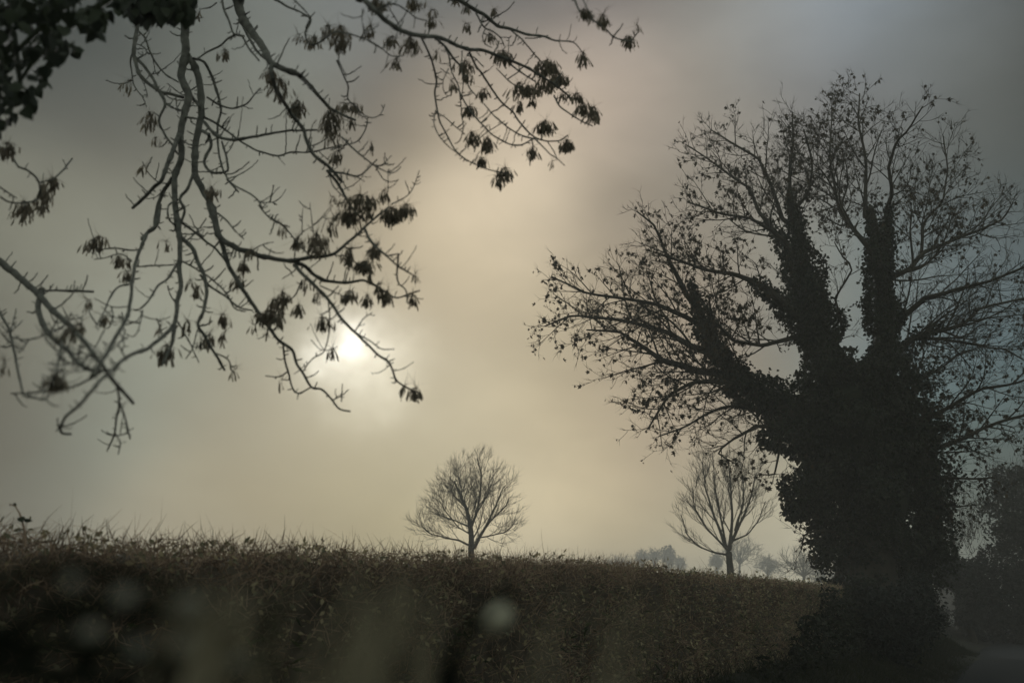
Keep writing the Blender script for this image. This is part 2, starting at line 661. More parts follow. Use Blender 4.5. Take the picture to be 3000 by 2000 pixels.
class Sprout:
    """branches that fork again and again off given limbs, each sweeping outward and upward inside the crown outline"""

    def __init__(self, rng, poly, Y, depth, step, spacing, ratio, rexp, rmin, up, ang=(28, 52), wob=.16, levels=3, lmin=.35, margin=14, out=.0, centre=None):
        self.__dict__.update(locals())
        self.chains, self.twig = [], []     # twig: (pos, dir)
        self.poly = [tuple(q) for q in poly]

    def run(self, P, r, level=0, u0=.12, length=None, sp=None):
        """P: (n,3) limb points; r: (n,) radii"""
        rng = self.rng
        seg = np.linalg.norm(np.diff(P, axis=0), axis=1)
        s = np.concatenate([[0], np.cumsum(seg)])
        Lp = s[-1]
        sp = (sp or self.spacing[level])
        q = Lp * u0 + rng.uniform(0, sp)
        ph = rng.uniform(0, 6.28)
        while q < Lp:
            u = q / Lp
            i = min(int(np.searchsorted(s, q)), len(P) - 1)
            i = max(i, 1)
            T = P[i] - P[i - 1]
            T = T / (np.linalg.norm(T) + 1e-9)
            base = P[i - 1] + T * (q - s[i - 1])
            rad = float(np.interp(q, s, r))
            ph += 2.4 + rng.normal() * .5
            ref = np.array([0, 0, 1.0]) if abs(T[2]) < .9 else np.array([1.0, 0, 0])
            a = np.cross(T, ref)
            a /= np.linalg.norm(a)
            b = np.cross(T, a)
            side = a * math.cos(ph) + b * math.sin(ph)
            an = math.radians(rng.uniform(*self.ang))
            d = T * math.cos(an) + side * math.sin(an)
            ln = max(self.lmin, Lp * self.ratio[level] * (1 - .62 * u)) * rng.uniform(.65, 1.25)
            if length:
                ln = length * (1 - .5 * u) * rng.uniform(.65, 1.2)
            self.branch(base, d, ln, min(rad * .62, .008 + ln * .012), level)
            q += sp * rng.uniform(.55, 1.45)

    def branch(self, p, d, ln, r0, level):
        rng = self.rng
        st = self.step * (.8 if level > 0 else 1)
        n = max(2, int(ln / st))
        pts = [p]
        mar = rng.exponential(self.margin)
        dd = d / np.linalg.norm(d)
        w = rng.normal(size=3) * .5
        for i in range(n):
            w = w * .6 + rng.normal(size=3) * .7
            dd = dd + w * self.wob * .5 + np.array([0, 0, self.up * (1 - max(0, dd[2])) * .35])
            if self.centre is not None and self.out:
                o = p - self.centre
                dd = dd + o / (np.linalg.norm(o) + 1e-6) * self.out
            dd = dd / np.linalg.norm(dd)
            p = p + dd * st
            if abs(p[1] - self.Y) > self.depth:
                dd[1] *= -.3
            if i % 2 == 0:
                x, y = proj(p)
                if not in_poly(x, y, self.poly):
                    if mar <= 0:
                        break
                    mar -= st / self.Y * F * 2
            pts.append(p)
        if len(pts) < 3:
            return
        P = np.array(pts)
        rr = self.rmin + (max(r0, self.rmin) - self.rmin) * (1 - np.linspace(0, 1, len(P))) ** self.rexp
        self.chains.append((P, rr))
        self.twig.append((P[-1], dd))
        if level + 1 < self.levels:
            self.run(P, rr, level + 1, .18)
        else:
            for k in range(1, len(P) - 1):
                if rng.random() < .55:
                    self.twig.append((P[k], P[k] - P[k - 1]))

    def mesh(self, mb):
        for P, rr in self.chains:
            mb.tube(P, rr, 5 if rr[0] > .03 else 3)

    def twigs(self):
        a = np.array([q[0] for q in self.twig])
        return a, unit(np.array([q[1] for q in self.twig]))


def poly_mask(px, py, poly):
    poly = np.asarray(poly, float)
    inside = np.zeros(len(px), bool)
    j = len(poly) - 1
    for i in range(len(poly)):
        xi, yi = poly[i]
        xj, yj = poly[j]
        c = ((yi > py) != (yj > py)) & (px < (xj - xi) * (py - yi) / (yj - yi + 1e-9) + xi)
        inside ^= c
        j = i
    return inside


def poly_dist(px, py, poly):
    poly = np.asarray(poly, float)
    best = np.full(len(px), 1e9)
    for i in range(len(poly)):
        a, b = poly[i], poly[(i + 1) % len(poly)]
        ab = b - a
        t = np.clip(((px - a[0]) * ab[0] + (py - a[1]) * ab[1]) / (ab @ ab), 0, 1)
        best = np.minimum(best, np.hypot(px - a[0] - t * ab[0], py - a[1] - t * ab[1]))
    return best


def fill_crown(poly, n, Y, depth, rng, scale=300.0):
    """points spread through a rounded crown whose outline is poly (photo pixels) at distance Y"""
    poly = np.asarray(poly, float)
    lo, hi = poly.min(0), poly.max(0)
    px = rng.uniform(lo[0], hi[0], n * 4)
    py = rng.uniform(lo[1], hi[1], n * 4)
    m = poly_mask(px, py, poly)
    px, py = px[m][:n], py[m][:n]
    dd = np.clip(poly_dist(px, py, poly) / scale, 0, 1)
    th = np.sqrt(1 - (1 - dd) ** 2) * depth + depth * .12
    return at(px, py, Y + rng.uniform(-1, 1, len(px)) * th)


def zz(pts, scale, ox, oy):
    """zoomed-view coordinates to photo pixels"""
    return [(x / scale + ox, y / scale + oy) for x, y in pts]


FQ = 3000 / 2352.0                      # overview picture to photo pixels


def fq(pts):
    return [(x * FQ, y * FQ) for x, y in pts]


# ================================================================== terrain, road, verge
HD = np.array([math.sin(math.atan(.488)), math.cos(math.atan(.488)), 0.0])   # along the hedge
HN = np.array([HD[1], -HD[0], 0.0])                                            # towards the road
H0 = np.array([-3.5, 0.0, 0.0])


def hedge_d(x, y):
    """distance to the road side of the hedge front"""
    return (x - H0[0]) * HN[0] + (y - H0[1]) * HN[1]


def ground_z(x, y):
    x, y = np.asarray(x, float), np.asarray(y, float)
    d = hedge_d(x, y)
    left = np.clip(-d - 1.0, 0, None)
    z = .85 + np.clip(left * .045, 0, 2.2) + 4.5 * np.clip((y - 110) / 180, 0, 1) * np.clip(left / 10, 0, 1)
    z = np.where(d > -1.0, .87 * np.clip(1 - (d - .1) / 1.5, 0, 1) ** 1.2 - .02, z)
    return z


def sheet(name, xs, ys, zf, m, lift=0.0):
    X, Yg = np.meshgrid(xs, ys, indexing='ij')
    Z = zf(X, Yg) + lift
    v = np.stack([X, Yg, Z], -1).reshape(-1, 3)
    nx, ny = len(xs), len(ys)
    i, j = np.meshgrid(np.arange(nx - 1), np.arange(ny - 1), indexing='ij')
    a = i * ny + j
    f = np.stack([a, a + ny, a + ny + 1, a + 1], -1).reshape(-1, 4)
    mb = MB()
    mb.add(v, f)
    return mb.build(name, m, smooth=True)


def graded(n, far, p=2.6):
    t = np.linspace(-1, 1, n)
    return np.sign(t) * np.abs(t) ** p * far


gx = graded(201, 410)
gy = graded(201, 410)
tag(sheet('ground', gx, gy, lambda x, y: ground_z(x, y) - .05, M['soil']), kind='structure')


def ribbon(name, left, right, m, z=.004, cols=6, label=None):
    left, right = np.array(left, float), np.array(right, float)

    def rs(a, n=60):
        s = np.concatenate([[0], np.cumsum(np.linalg.norm(np.diff(a, axis=0), axis=1))])
        q = np.linspace(0, s[-1], n)
        return np.stack([np.interp(q, s, a[:, i]) for i in range(2)], 1)
    l, r = rs(left), rs(right)
    mb = MB()
    t = np.linspace(0, 1, cols)
    P = l[:, None] * (1 - t)[None, :, None] + r[:, None] * t[None, :, None]
    camber = .05 * (1 - (2 * t - 1) ** 2)
    v = np.concatenate([P, np.broadcast_to((z + camber)[None, :, None], P.shape[:2] + (1,))], -1)
    n = len(l)
    i, j = np.meshgrid(np.arange(n - 1), np.arange(cols - 1), indexing='ij')
    a = i * cols + j
    mb.add(v.reshape(-1, 3), np.stack([a, a + 1, a + cols + 1, a + cols], -1).reshape(-1, 4))
    o = mb.build(name, m, smooth=True)
    return tag(o, kind='structure')


# lane: runs along the hedge, its far end swings to the right; a narrow track goes on ahead through the gap
ribbon('road', [(-6.3, -10), (-1.8, 0), (8.6, 21.5), (19.5, 43.5), (23.5, 50.5), (40, 52), (80, 54)],
       [(-1.3, -10), (3.6, 0), (13.5, 21), (24.5, 42), (30, 46), (42, 47), (80, 48)], M['asphalt'], z=.0)
ribbon('path', [(19.2, 43.5), (27.5, 60), (38.5, 85), (44, 110)], [(21.6, 43.6), (29.6, 60), (41, 85), (49, 110)], M['asphalt'], z=-.004)


# ------------------------------------------------------------------ hedge
def hedge_top(s):
    """height of the clipped top along the hedge"""
    y = s * HD[1]
    return 1.93 + np.interp(y, [0, 3.5, 6, 10, 20, 27, 40], [-.07, -.05, .01, .12, .18, .10, .0])


rng = np.random.default_rng(11)
hedge = empty('hedge', (H0 + HD * 14).tolist(), 'long clipped brown hedge running beside the lane towards the ivy clad tree', 'hedge')
S0, S1, TH = -2.0, 44, 1.25

def hollow(s, z):
    return .13 * noise.noise(Vector((s * 1.1, z * 1.4, 7))) + .07 * noise.noise(Vector((s * 3.1, z * 3.5, 2)))


core = MB()
ns, nc = 260, 26
ss = np.linspace(S0, S1, ns)
rows = []
for i, s in enumerate(ss):
    h = float(hedge_top(s)) - .09
    prof = []
    for j in range(nc):
        t = j / (nc - 1)
        if t < .4:
            o, z = 0.0 - .10 * (t / .4), t / .4 * h
        elif t < .6:
            u = (t - .4) / .2
            o, z = -.10 - u * (TH - .2), h
        else:
            u = (t - .6) / .4
            o, z = -(TH - .1), h * (1 - u)
        q = noise.noise(Vector((s * 1.9, j * .55, 3))) * .08 + noise.noise(Vector((s * 6, j * 1.3, 9))) * .04
        if t < .4:
            o += hollow(s, z)
        P = H0 + HD * s + HN * (o - .08 + q) + np.array([0, 0, z + (q if .4 <= t <= .6 else 0)])
        prof.append(P)
    rows.append(prof)
V = np.array(rows)
i, j = np.meshgrid(np.arange(ns - 1), np.arange(nc - 1), indexing='ij')
a = i * nc + j
core.add(V.reshape(-1, 3), np.stack([a, a + nc, a + nc + 1, a + 1], -1).reshape(-1, 4))
core.build('stems', M['hedge_core'], hedge, smooth=True)


def hedge_surface(n, rng, topfrac=.3, smin=0.6):
    """random points on front and top of the hedge, denser near the camera"""
    u = rng.random(n)
    s = smin + (S1 - smin) * u ** 1.35
    top = rng.random(n) < topfrac
    h = hedge_top(s)
    v = rng.random(n)
    o = np.where(top, -v * TH, -.08 * v)
    z = np.where(top, h - .10, v * (h - .05))
    o = o + np.where(top, 0, np.array([hollow(a_, b_) for a_, b_ in zip(s, z)]))
    z = z + np.where(top, np.array([.10 * noise.noise(Vector((a_ * 1.6, b_ * 2, 4))) for a_, b_ in zip(s, o)]), 0)
    P = H0 + HD * s[:, None] + HN * o[:, None]
    P[:, 2] += z
    out_ = np.where(top[:, None], np.array([0, 0, 1.0]), HN[None])
    return P, out_, top, s


tw = MB()
P, o_, top, s = hedge_surface(52000, rng)
d = unit(o_ * .5 + np.array([0, 0, .25]) + rng.normal(size=P.shape) * .75)
ln = rng.uniform(.08, .2, len(P))
strands(tw, P - d * .05, d, ln, rng.uniform(.0015, .0032, len(P)) * (1 + s / 22), rng.normal(size=len(P)) * .25, rng)
# twiggy crust along the top of the near stretch
n = 14000
s = .6 + 11 * rng.random(n)
P = H0 + HD * s[:, None] + HN * (-TH * rng.random(n) ** 1.5 + .04)[:, None]
P[:, 2] += hedge_top(s) - rng.uniform(.0, .22, n)
d = unit(rng.normal(size=P.shape) * .8 + np.array([.25, -.2, .45]))
strands(tw, P, d, rng.uniform(.05, .14, n), rng.uniform(.0014, .0026, n), rng.normal(size=n) * .4, rng)
# unclipped shoots on the top edge
n = 4200
s = .6 + (S1 - .6) * rng.random(n) ** 1.3
P = H0 + HD * s[:, None] + HN * (-TH * rng.random(n))[:, None]
P[:, 2] += hedge_top(s) - .12
d = unit(np.array([0, 0, 1.0]) + rng.normal(size=P.shape) * .8)
clump = np.array([.5 + .9 * max(0, noise.noise(Vector((q * .8, 0, 5))) + .35) for q in s])
ln = (rng.uniform(.07, .18, n) * clump + .04) * np.clip(s / 7, .45, 1)
strands(tw, P, d, ln, rng.uniform(.0022, .004, n) * (1 + s / 30), rng.normal(size=n) * .2, rng, seg=3)
# a few long stray stems
n = 40
s = rng.uniform(6, 20, n)
P = H0 + HD * s[:, None] + HN * (-TH * rng.random(n))[:, None]
P[:, 2] += hedge_top(s) - .12
d = unit(np.array([.6, 0, .8]) * rng.choice([-1, 1], n)[:, None] * np.array([1, 1, 0]) + np.array([0, 0, .9]) + rng.normal(size=P.shape) * .3)
strands(tw, P, d, rng.uniform(.18, .38, n), np.full(n, .0032), rng.normal(size=n) * .5, rng, seg=5)
tw.build('twigs', M['hedge_twig'], hedge)

lf = MB()
P, o_, top, s = hedge_surface(42000, rng, .26)
X, Yv, Z = rand_frames(len(P), rng, .2, o_ * .5)
lf.stamps(LEAF_V, LEAF_F, P + o_ * rng.uniform(0, .09, len(P))[:, None], X, Yv, Z, rng.uniform(.016, .04, len(P)) * (1 + s / 40))
lf.build('leaves', M['hedge_leaf'], hedge)
fn = MB()
P, o_, top, s = hedge_surface(5000, rng, .02)
keep = (P[:, 2] < 1.6) & (np.array([noise.noise(Vector((q[0] * 1.3, q[1] * 1.3, q[2] * 2))) for q in P]) > .02)
P, o_, s = P[keep], o_[keep], s[keep]
X, Yv, Z = rand_frames(len(P), rng, .1, o_ * .9)
fn.stamps(LEAF_V, LEAF_F, P + o_ * .06, X, Yv, Z, np.stack([rng.uniform(.02, .035, len(P)), rng.uniform(.05, .12, len(P)), np.full(len(P), .04)], 1))
fn.build('undergrowth', M['hedge_fern'], hedge)

# pale cut stub sticking out of the top of the hedge at the near end, with a curled leaf (dark shoots)
sp = empty('bramble_shoot', at(90, 1590, 3.4).tolist(), 'arching dark bramble shoot rising above the near end of the hedge', 'bramble')
mb = MB()
Pn = at(*np.array([(75, 1600), (72, 1560), (66, 1530), (58, 1505), (45, 1482), (28, 1476)]).T, 3.4)
mb.tube(Pn, np.linspace(.005, .0018, 6), 5)
mb.build('stem', M['hedge_twig'], sp)
mb = MB()
pp = at(*np.array([(60, 1512), (70, 1525), (42, 1482), (30, 1478), (72, 1548)]).T, 3.4)
X, Yv, Z = rand_frames(5, rng, .5)
mb.stamps(IVY_V, IVY_F, pp, X, Yv, Z, np.array([.03, .028, .016, .014, .03]))
mb.build('leaves', M['ivy'], sp)

# dark leaves added over the far hedge to imitate its unlit diagonal
bs = empty('hedge_shade_leaves', (H0 + HD * 22 + HN * .4).tolist(), 'added dark leaves imitating diagonal shade on the far end of the brown hedge', 'bramble')
n = 30000
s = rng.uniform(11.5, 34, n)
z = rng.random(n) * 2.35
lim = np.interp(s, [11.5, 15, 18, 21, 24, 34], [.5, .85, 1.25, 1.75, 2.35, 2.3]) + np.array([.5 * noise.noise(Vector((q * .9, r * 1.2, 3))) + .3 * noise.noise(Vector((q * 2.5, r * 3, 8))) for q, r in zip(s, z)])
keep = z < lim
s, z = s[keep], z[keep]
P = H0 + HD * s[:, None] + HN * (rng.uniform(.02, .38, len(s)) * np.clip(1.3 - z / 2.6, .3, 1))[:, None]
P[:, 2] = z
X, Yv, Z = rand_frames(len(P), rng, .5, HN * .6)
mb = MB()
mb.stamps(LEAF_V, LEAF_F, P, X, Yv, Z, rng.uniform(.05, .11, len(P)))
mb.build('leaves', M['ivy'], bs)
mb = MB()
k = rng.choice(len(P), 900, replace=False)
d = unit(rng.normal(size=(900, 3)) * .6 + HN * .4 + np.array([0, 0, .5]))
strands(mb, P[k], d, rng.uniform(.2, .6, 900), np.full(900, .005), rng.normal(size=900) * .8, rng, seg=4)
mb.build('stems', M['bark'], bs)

# ------------------------------------------------------------------ verge: the bank under the hedge
sv, dv = np.linspace(-3, 60, 220), np.linspace(-1.2, 1.9, 22)
Pv = H0 + HD * sv[:, None, None] + HN * dv[None, :, None]
Pv[..., 2] = ground_z(Pv[..., 0], Pv[..., 1]) + .0
Pv[:, 1:-1, 2] += np.array([[noise.noise(Vector((q[0] * 1.7, q[1] * 1.7, 1))) * .07 for q in r] for r in Pv[:, 1:-1]])
mb = MB()
i, j = np.meshgrid(np.arange(219), np.arange(21), indexing='ij')
a = i * 22 + j
mb.add(Pv.reshape(-1, 3), np.stack([a, a + 22, a + 23, a + 1], -1).reshape(-1, 4))
tag(mb.build('verge', M['soil'], smooth=True), kind='structure')
g = MB()
n = 46000
s = -1 + 46 * rng.random(n) ** 1.1
dd = rng.random(n) ** .8 * 1.75 + .0
P = H0 + HD * s[:, None] + HN * dd[:, None]
P[:, 2] = ground_z(P[:, 0], P[:, 1]) - .05
d = unit(np.array([0, 0, 1.0]) + rng.normal(size=P.shape) * .5)
strands(g, P, d, rng.uniform(.08, .32, n) * np.clip(1.3 - dd / 2.2, .3, 1), rng.uniform(.002, .004, n) * (1 + s / 20), rng.normal(size=n) * .5, rng)
# verge beyond the lane
n = 16000
P = np.stack([rng.uniform(20, 48, n), np.zeros(n), np.zeros(n)], 1)
P[:, 1] = 51.2 + (P[:, 0] - 22) * .08 + rng.random(n) ** 1.5 * 6
P[:, 2] = -.05
keep = (P[:, 0] < 22.7) | (P[:, 0] > 25.5)
P = P[keep]
n = len(P)
d = unit(np.array([0, 0, 1.0]) + rng.normal(size=P.shape) * .5)
strands(g, P, d, rng.uniform(.15, .4, n), np.full(n, .010), rng.normal(size=n) * .5, rng)
tag(g.build('grass', M['grass']), 'rough dark grass on the verges beside the lane', 'grass', kind='stuff')

# ================================================================== big ivy-clad sycamore
TY = 27.0
t = Tree(np.random.default_rng(5))
SYL = []
Z6 = (1.633, 1560, 200)
Z7 = (1.96, 1900, 900)


def tl(pts, w0, w1, dz0=0.0, dz1=0.0, zf=None, step=.28, wob=.06):
    p = np.array(zz(pts, *zf) if zf else fq(pts))
    s = np.linspace(0, 1, len(p))
    Y = TY + dz0 + (dz1 - dz0) * s
    P, rr = t.limb(at(p[:, 0], p[:, 1], Y), w0 + (w1 - w0) * s ** .8, step, wob=wob)
    if zf is not None:
        n_ = len(P)
        j = t.par[len(t.p) - n_]
        for _ in range(2):
            j = t.par[j] if t.par[j] >= 0 else j
        a = np.array(t.p[j])
        P = np.vstack([a[None], (a * .45 + P[:1] * .55) + np.array([0, 0, .02]), P])
        rr = np.concatenate([[rr[0] * 1.3, rr[0] * 1.15], rr])
    SYL.append((P, rr, zf is not None))
    return P, rr


tl([(1985, 1420), (1988, 1340), (1995, 1250), (1998, 1130), (1990, 1000), (1965, 920)], .95, .5, 0, 0, wob=0)
SYL[0][1][:2] = (1.25, 1.1)
LB = [(1965, 920), (1920, 850), (1880, 770), (1858, 690), (1842, 610), (1830, 530), (1820, 470)]
LC = [(1985, 960), (2020, 860), (2035, 760), (2030, 680), (2015, 600), (2008, 530), (2000, 480)]
LA = [(1985, 1040), (1880, 980), (1780, 930), (1700, 880), (1650, 810), (1615, 740), (1590, 670)]
tl(LB, .38, .10, 0, .5)
tl(LC, .36, .10, 0, -.8)
tl(LA, .34, .08, 0, -1.0)
tl([(1880, 770), (1810, 710), (1750, 655)], .18, .10, .2, -1)
tl([(1842, 610), (1800, 560), (1760, 510)], .12, .07, .4, 1.2)
tl([(2020, 610), (2035, 540), (2045, 490)], .13, .08, -.8, -.2)
Z = Z6
tl([(1230, 650), (1232, 450), (1245, 320), (1240, 210)], .07, .02, .5, 1, Z)
tl([(1250, 680), (1320, 600), (1340, 450), (1300, 300)], .06, .02, .5, -1, Z)
tl([(1195, 720), (1150, 580), (1080, 430), (940, 350), (850, 290)], .07, .02, .8, 2, Z)
tl([(1085, 690), (1040, 570), (900, 480), (740, 370)], .06, .02, 1, 2.5, Z)
tl([(1150, 780), (1050, 720), (900, 700), (740, 640)], .06, .02, 0, -2.5, Z)
tl([(1060, 1020), (960, 985), (820, 960), (700, 925), (580, 880)], .08, .02, -1, -3, Z)
tl([(735, 1080), (680, 970), (640, 880), (590, 760), (500, 690)], .08, .02, -1, -1.5, Z)
tl([(760, 1330), (650, 1260), (500, 1220), (350, 1200), (200, 1180), (60, 1230)], .09, .02, -.5, 1.5, Z)
tl([(800, 1450), (620, 1400), (520, 1330), (420, 1260), (260, 1250)], .10, .02, -.5, -3, Z)
tl([(735, 1190), (600, 1130), (430, 1100), (250, 1070), (110, 1010)], .07, .02, -.8, -2, Z)
tl([(1240, 1290), (1100, 1330), (960, 1300), (860, 1200), (840, 1090)], .07, .02, 0, -4, Z)
tl([(1590, 700), (1600, 560), (1590, 450), (1560, 270), (1565, 120)], .07, .02, -.8, 0, Z)
tl([(1690, 690), (1720, 600), (1700, 480), (1740, 350), (1800, 300), (1868, 180)], .07, .02, -.2, -2.5, Z)
tl([(1560, 800), (1480, 700), (1450, 600), (1420, 400), (1430, 200)], .07, .02, -.8, 2, Z)
tl([(1700, 1010), (1800, 960), (1870, 880), (1980, 830), (2130, 780), (2250, 720), (2300, 640)], .09, .02, 0, 1, Z)
tl([(1860, 890), (1870, 740), (1960, 640), (1980, 500), (1970, 330)], .05, .02, .4, 2, Z)
tl([(1760, 1200), (1870, 1100), (1950, 1085), (2050, 1050), (2200, 1020), (2400, 930)], .09, .03, 0, -2, Z)
tl([(1740, 1350), (1850, 1280), (1970, 1250), (2080, 1210), (2140, 1150), (2400, 1090)], .10, .03, 0, 1.5, Z)
tl([(1850, 1290), (1950, 1295), (2100, 1320), (2250, 1340), (2400, 1420)], .06, .02, .3, 3.0, Z)
tl([(1490, 1250), (1450, 1100), (1530, 950), (1480, 900), (1450, 830)], .04, .015, 0, -1.5, Z)
Z = Z7
tl([(620, 460), (430, 430), (250, 430), (130, 500), (60, 600), (0, 700)], .08, .02, -.5, -3, Z)
tl([(700, 600), (560, 580), (440, 570), (330, 610), (200, 690), (60, 740)], .07, .02, -.5, 1.5, Z)
tl([(760, 700), (620, 680), (540, 720), (470, 770), (400, 830), (500, 900)], .06, .015, -.5, -2.5, Z)
tl([(760, 780), (740, 870), (715, 960), (640, 960)], .04, .015, -1, -2, Z)
tl([(1500, 880), (1640, 820), (1800, 750), (1900, 700), (2156, 620), (2300, 600)], .09, .03, 0, 1, Z)
tl([(1480, 680), (1640, 620), (1780, 540), (1900, 470), (2100, 430), (2250, 380)], .08, .02, 0, -2.5, Z)
tl([(1450, 560), (1550, 430), (1700, 330), (1800, 260)], .06, .02, 0, 2, Z)
tl([(1480, 1000), (1620, 970), (1760, 975), (1900, 990), (2000, 985)], .05, .02, 0, -1, Z)
tl([(1480, 1130), (1620, 1120), (1760, 1140), (1900, 1130)], .04, .015, 0, 1, Z)
tl([(1120, 1300), (1030, 1280), (900, 1290), (880, 1390)], .05, .015, -.5, -2, Z)
n_traced = len(t.p)
crown_main = fq([(1262, 745), (1285, 650), (1350, 610), (1420, 575), (1445, 480), (1500, 500), (1555, 500), (1590, 440), (1570, 320), (1640, 310), (1720, 250), (1745, 225), (1800, 210),
                 (1870, 262), (1905, 225), (1915, 190), (1975, 168), (2050, 205), (2110, 190), (2130, 235), (2185, 300), (2260, 350), (2275, 400), (2330, 460), (2352, 500), (2430, 560),
                 (2440, 900), (2340, 980), (2270, 1010), (2240, 1080), (2170, 1110), (2090, 1000), (2060, 760), (2050, 650), (2000, 470), (1900, 560), (1860, 520), (1830, 620), (1760, 800), (1800, 900), (1880, 980),
                 (1800, 1050), (1770, 1085), (1690, 1040), (1640, 1000), (1560, 1030), (1440, 1035), (1380, 950), (1310, 925), (1320, 850), (1280, 790)])
sycamore = empty('sycamore_tree', at(1985 * FQ, 1420 * FQ, TY).tolist(), 'large ivy clad tree with clinging dead leaves at the far end of the hedge', 'tree')
sy = Sprout(np.random.default_rng(6), crown_main, TY, 6.5, .2, (.25, .22, .23), (.42, .46, .5), .8, .0055, .10, wob=.2, levels=3, lmin=.45, margin=8, out=.03, centre=at(1985 * FQ, 900 * FQ, TY))
for (Pl, rl, bare) in SYL:
    sy.run(Pl, rl, 0, .12 if bare else .45, sp=None if bare else .7, length=None if bare else 2.6)
mb = MB()
for Pl, rl, bare in SYL:
    mb.tube(Pl, rl, 12 if rl[0] > .3 else 7)
sy.mesh(mb)
mb.build('trunk', M['bark'], sycamore, smooth=True)
print('sycamore branches', len(sy.chains), len(sy.twig))
rng = np.random.default_rng(12)
Pt, Dt = sy.twigs()
twg = MB()
for _ in range(3):
    d = unit(Dt + rng.normal(size=Dt.shape) * .45 + np.array([0, 0, .2]))
    strands(twg, Pt, d, rng.uniform(.10, .30, len(Pt)), np.full(len(Pt), .0055), rng.normal(size=len(Pt)) * .3, rng)
twg.build('twigs', M['bark'], sycamore)
cand = Pt + Dt * rng.uniform(-.05, .12, len(Pt))[:, None] + rng.normal(size=Pt.shape) * .04
cand = np.vstack([cand, cand + rng.normal(size=cand.shape) * .05])
fx = cand[:, 0] / cand[:, 1]
dens = np.array([noise.noise(Vector((q[0] * .45, q[1] * .3, q[2] * .45))) for q in cand])
prob = np.clip(.40 + dens * .9 - np.clip((fx - .34) * 1.5, 0, .28), .04, .8)
target_n = 6400
cand = cand[rng.random(len(cand)) < prob * target_n / prob.sum()]
lvs = MB()
X, Yv, Zv = rand_frames(len(cand), rng, 1.4)
lvs.stamps(SYC_V, SYC_F, cand, X, Yv, Zv, rng.uniform(.05, .145, len(cand)))
lvs.build('leaves', M['dead_leaf'], sycamore)
print('leaves', len(cand))


def ivy_blob(mb, pts, dz0, dz1, n, rng, size=(.06, .11), core_mb=None, fuzz=.16, Y0=TY, zf=None, dens_fac=1.0):
    """leaves in a shaggy sleeve round a polyline of (x, y, radius) in overview pixels"""
    pts = np.array(pts, float)
    s = np.linspace(0, 1, len(pts))
    Yc = Y0 + dz0 + (dz1 - dz0) * s
    P = at(pts[:, 0] * FQ, pts[:, 1] * FQ, Yc)
    rr = pts[:, 2] * FQ / F * Yc
    L_ = np.concatenate([[0], np.cumsum(np.linalg.norm(np.diff(P, axis=0), axis=1))])
    area = np.trapezoid(rr, L_) if hasattr(np, 'trapezoid') else np.trapz(rr, L_)
    # sample along the length in proportion to the radius
    q = np.linspace(0, L_[-1], 200)
    rq = np.interp(q, L_, rr)
    c = np.cumsum(rq)
    c /= c[-1]
    u = np.interp(rng.random(n), c, q)
    Pc = np.stack([np.interp(u, L_, P[:, i]) for i in range(3)], 1)
    r0 = np.interp(u, L_, rr)
    T = unit(np.stack([np.gradient(np.interp(q, L_, P[:, i])) for i in range(3)], 1))
    Tq = unit(np.stack([np.interp(u, q, T[:, i]) for i in range(3)], 1))
    a = unit(np.cross(Tq, rng.normal(size=(n, 3))))
    k = np.array([noise.noise(Vector((p[0] * 1.3 + v[0] * 1.1, p[1] * 1.3 + v[1] * 1.1, p[2] * 1.3 + v[2] * .8))) for p, v in zip(Pc, a)])
    k2 = np.array([noise.noise(Vector((p[0] * 4 + v[0] * 2, p[1] * 4, p[2] * 4 + v[2] * 2))) for p, v in zip(Pc, a)])
    rad = r0 * (.80 + .85 * k + .4 * k2) + rng.normal(size=n) * fuzz * np.minimum(r0, .5) + rng.exponential(.05, n)
    pos = Pc + a * rad[:, None]
    X, Yv, Z = rand_frames(n, rng, .9, a * .7)
    mb.stamps(IVY_V, IVY_F, pos, X, Yv, Z, rng.uniform(size[0], size[1], n))
    # hidden woody mass of the ivy stems inside the sleeve
    if core_mb is not None:
        m = max(4, int(L_[-1] / .25))
        q = np.linspace(0, L_[-1], m)
        Pq = np.stack([np.interp(q, L_, P[:, i]) for i in range(3)], 1)
        rq = np.interp(q, L_, rr) * .62
        rq = rq * np.array([1 + .35 * noise.noise(Vector((z * 1.7, 3, 1))) for z in q])
        core_mb.tube(Pq, rq, 9)


iv, ivc = MB(), MB()
rng = np.random.default_rng(21)
ivy_blob(iv, [(1985, 1430, 75), (1985, 1330, 70), (1995, 1270, 84), (2005, 1200, 118), (2005, 1120, 130), (1985, 1050, 128), (1975, 980, 126), (1950, 910, 105)], 0, 0, 30000, rng, core_mb=ivc)
ivy_blob(iv, [(1950, 950, 95), (1918, 870, 70), (1888, 790, 54), (1864, 710, 43), (1846, 630, 35), (1832, 550, 24), (1824, 490, 13), (1816, 430, 4)], 0, .5, 15000, rng, core_mb=ivc)
ivy_blob(iv, [(1985, 960, 90), (2022, 870, 54), (2035, 780, 42), (2032, 700, 37), (2020, 620, 27), (2008, 560, 15), (1998, 470, 4)], 0, -.8, 12000, rng, core_mb=ivc)
ivy_blob(iv, [(2022, 620, 20), (2035, 545, 12), (2046, 465, 4)], -.8, -.3, 1500, rng)
ivy_blob(iv, [(1930, 1010, 74), (1830, 950, 50), (1740, 905, 38), (1680, 860, 30), (1645, 800, 22), (1615, 740, 18), (1585, 640, 4)], 0, -1, 11000, rng, core_mb=ivc)
ivy_blob(iv, [(1870, 760, 40), (1810, 710, 26), (1760, 665, 14), (1725, 640, 6)], .2, -1, 2200, rng)
ivy_blob(iv, [(1850, 660, 30), (1800, 565, 14), (1760, 505, 6)], .4, 1.2, 1500, rng)
ivy_blob(iv, [(1880, 990, 50), (1800, 1010, 28), (1745, 1000, 14)], -.5, -.9, 3500, rng)
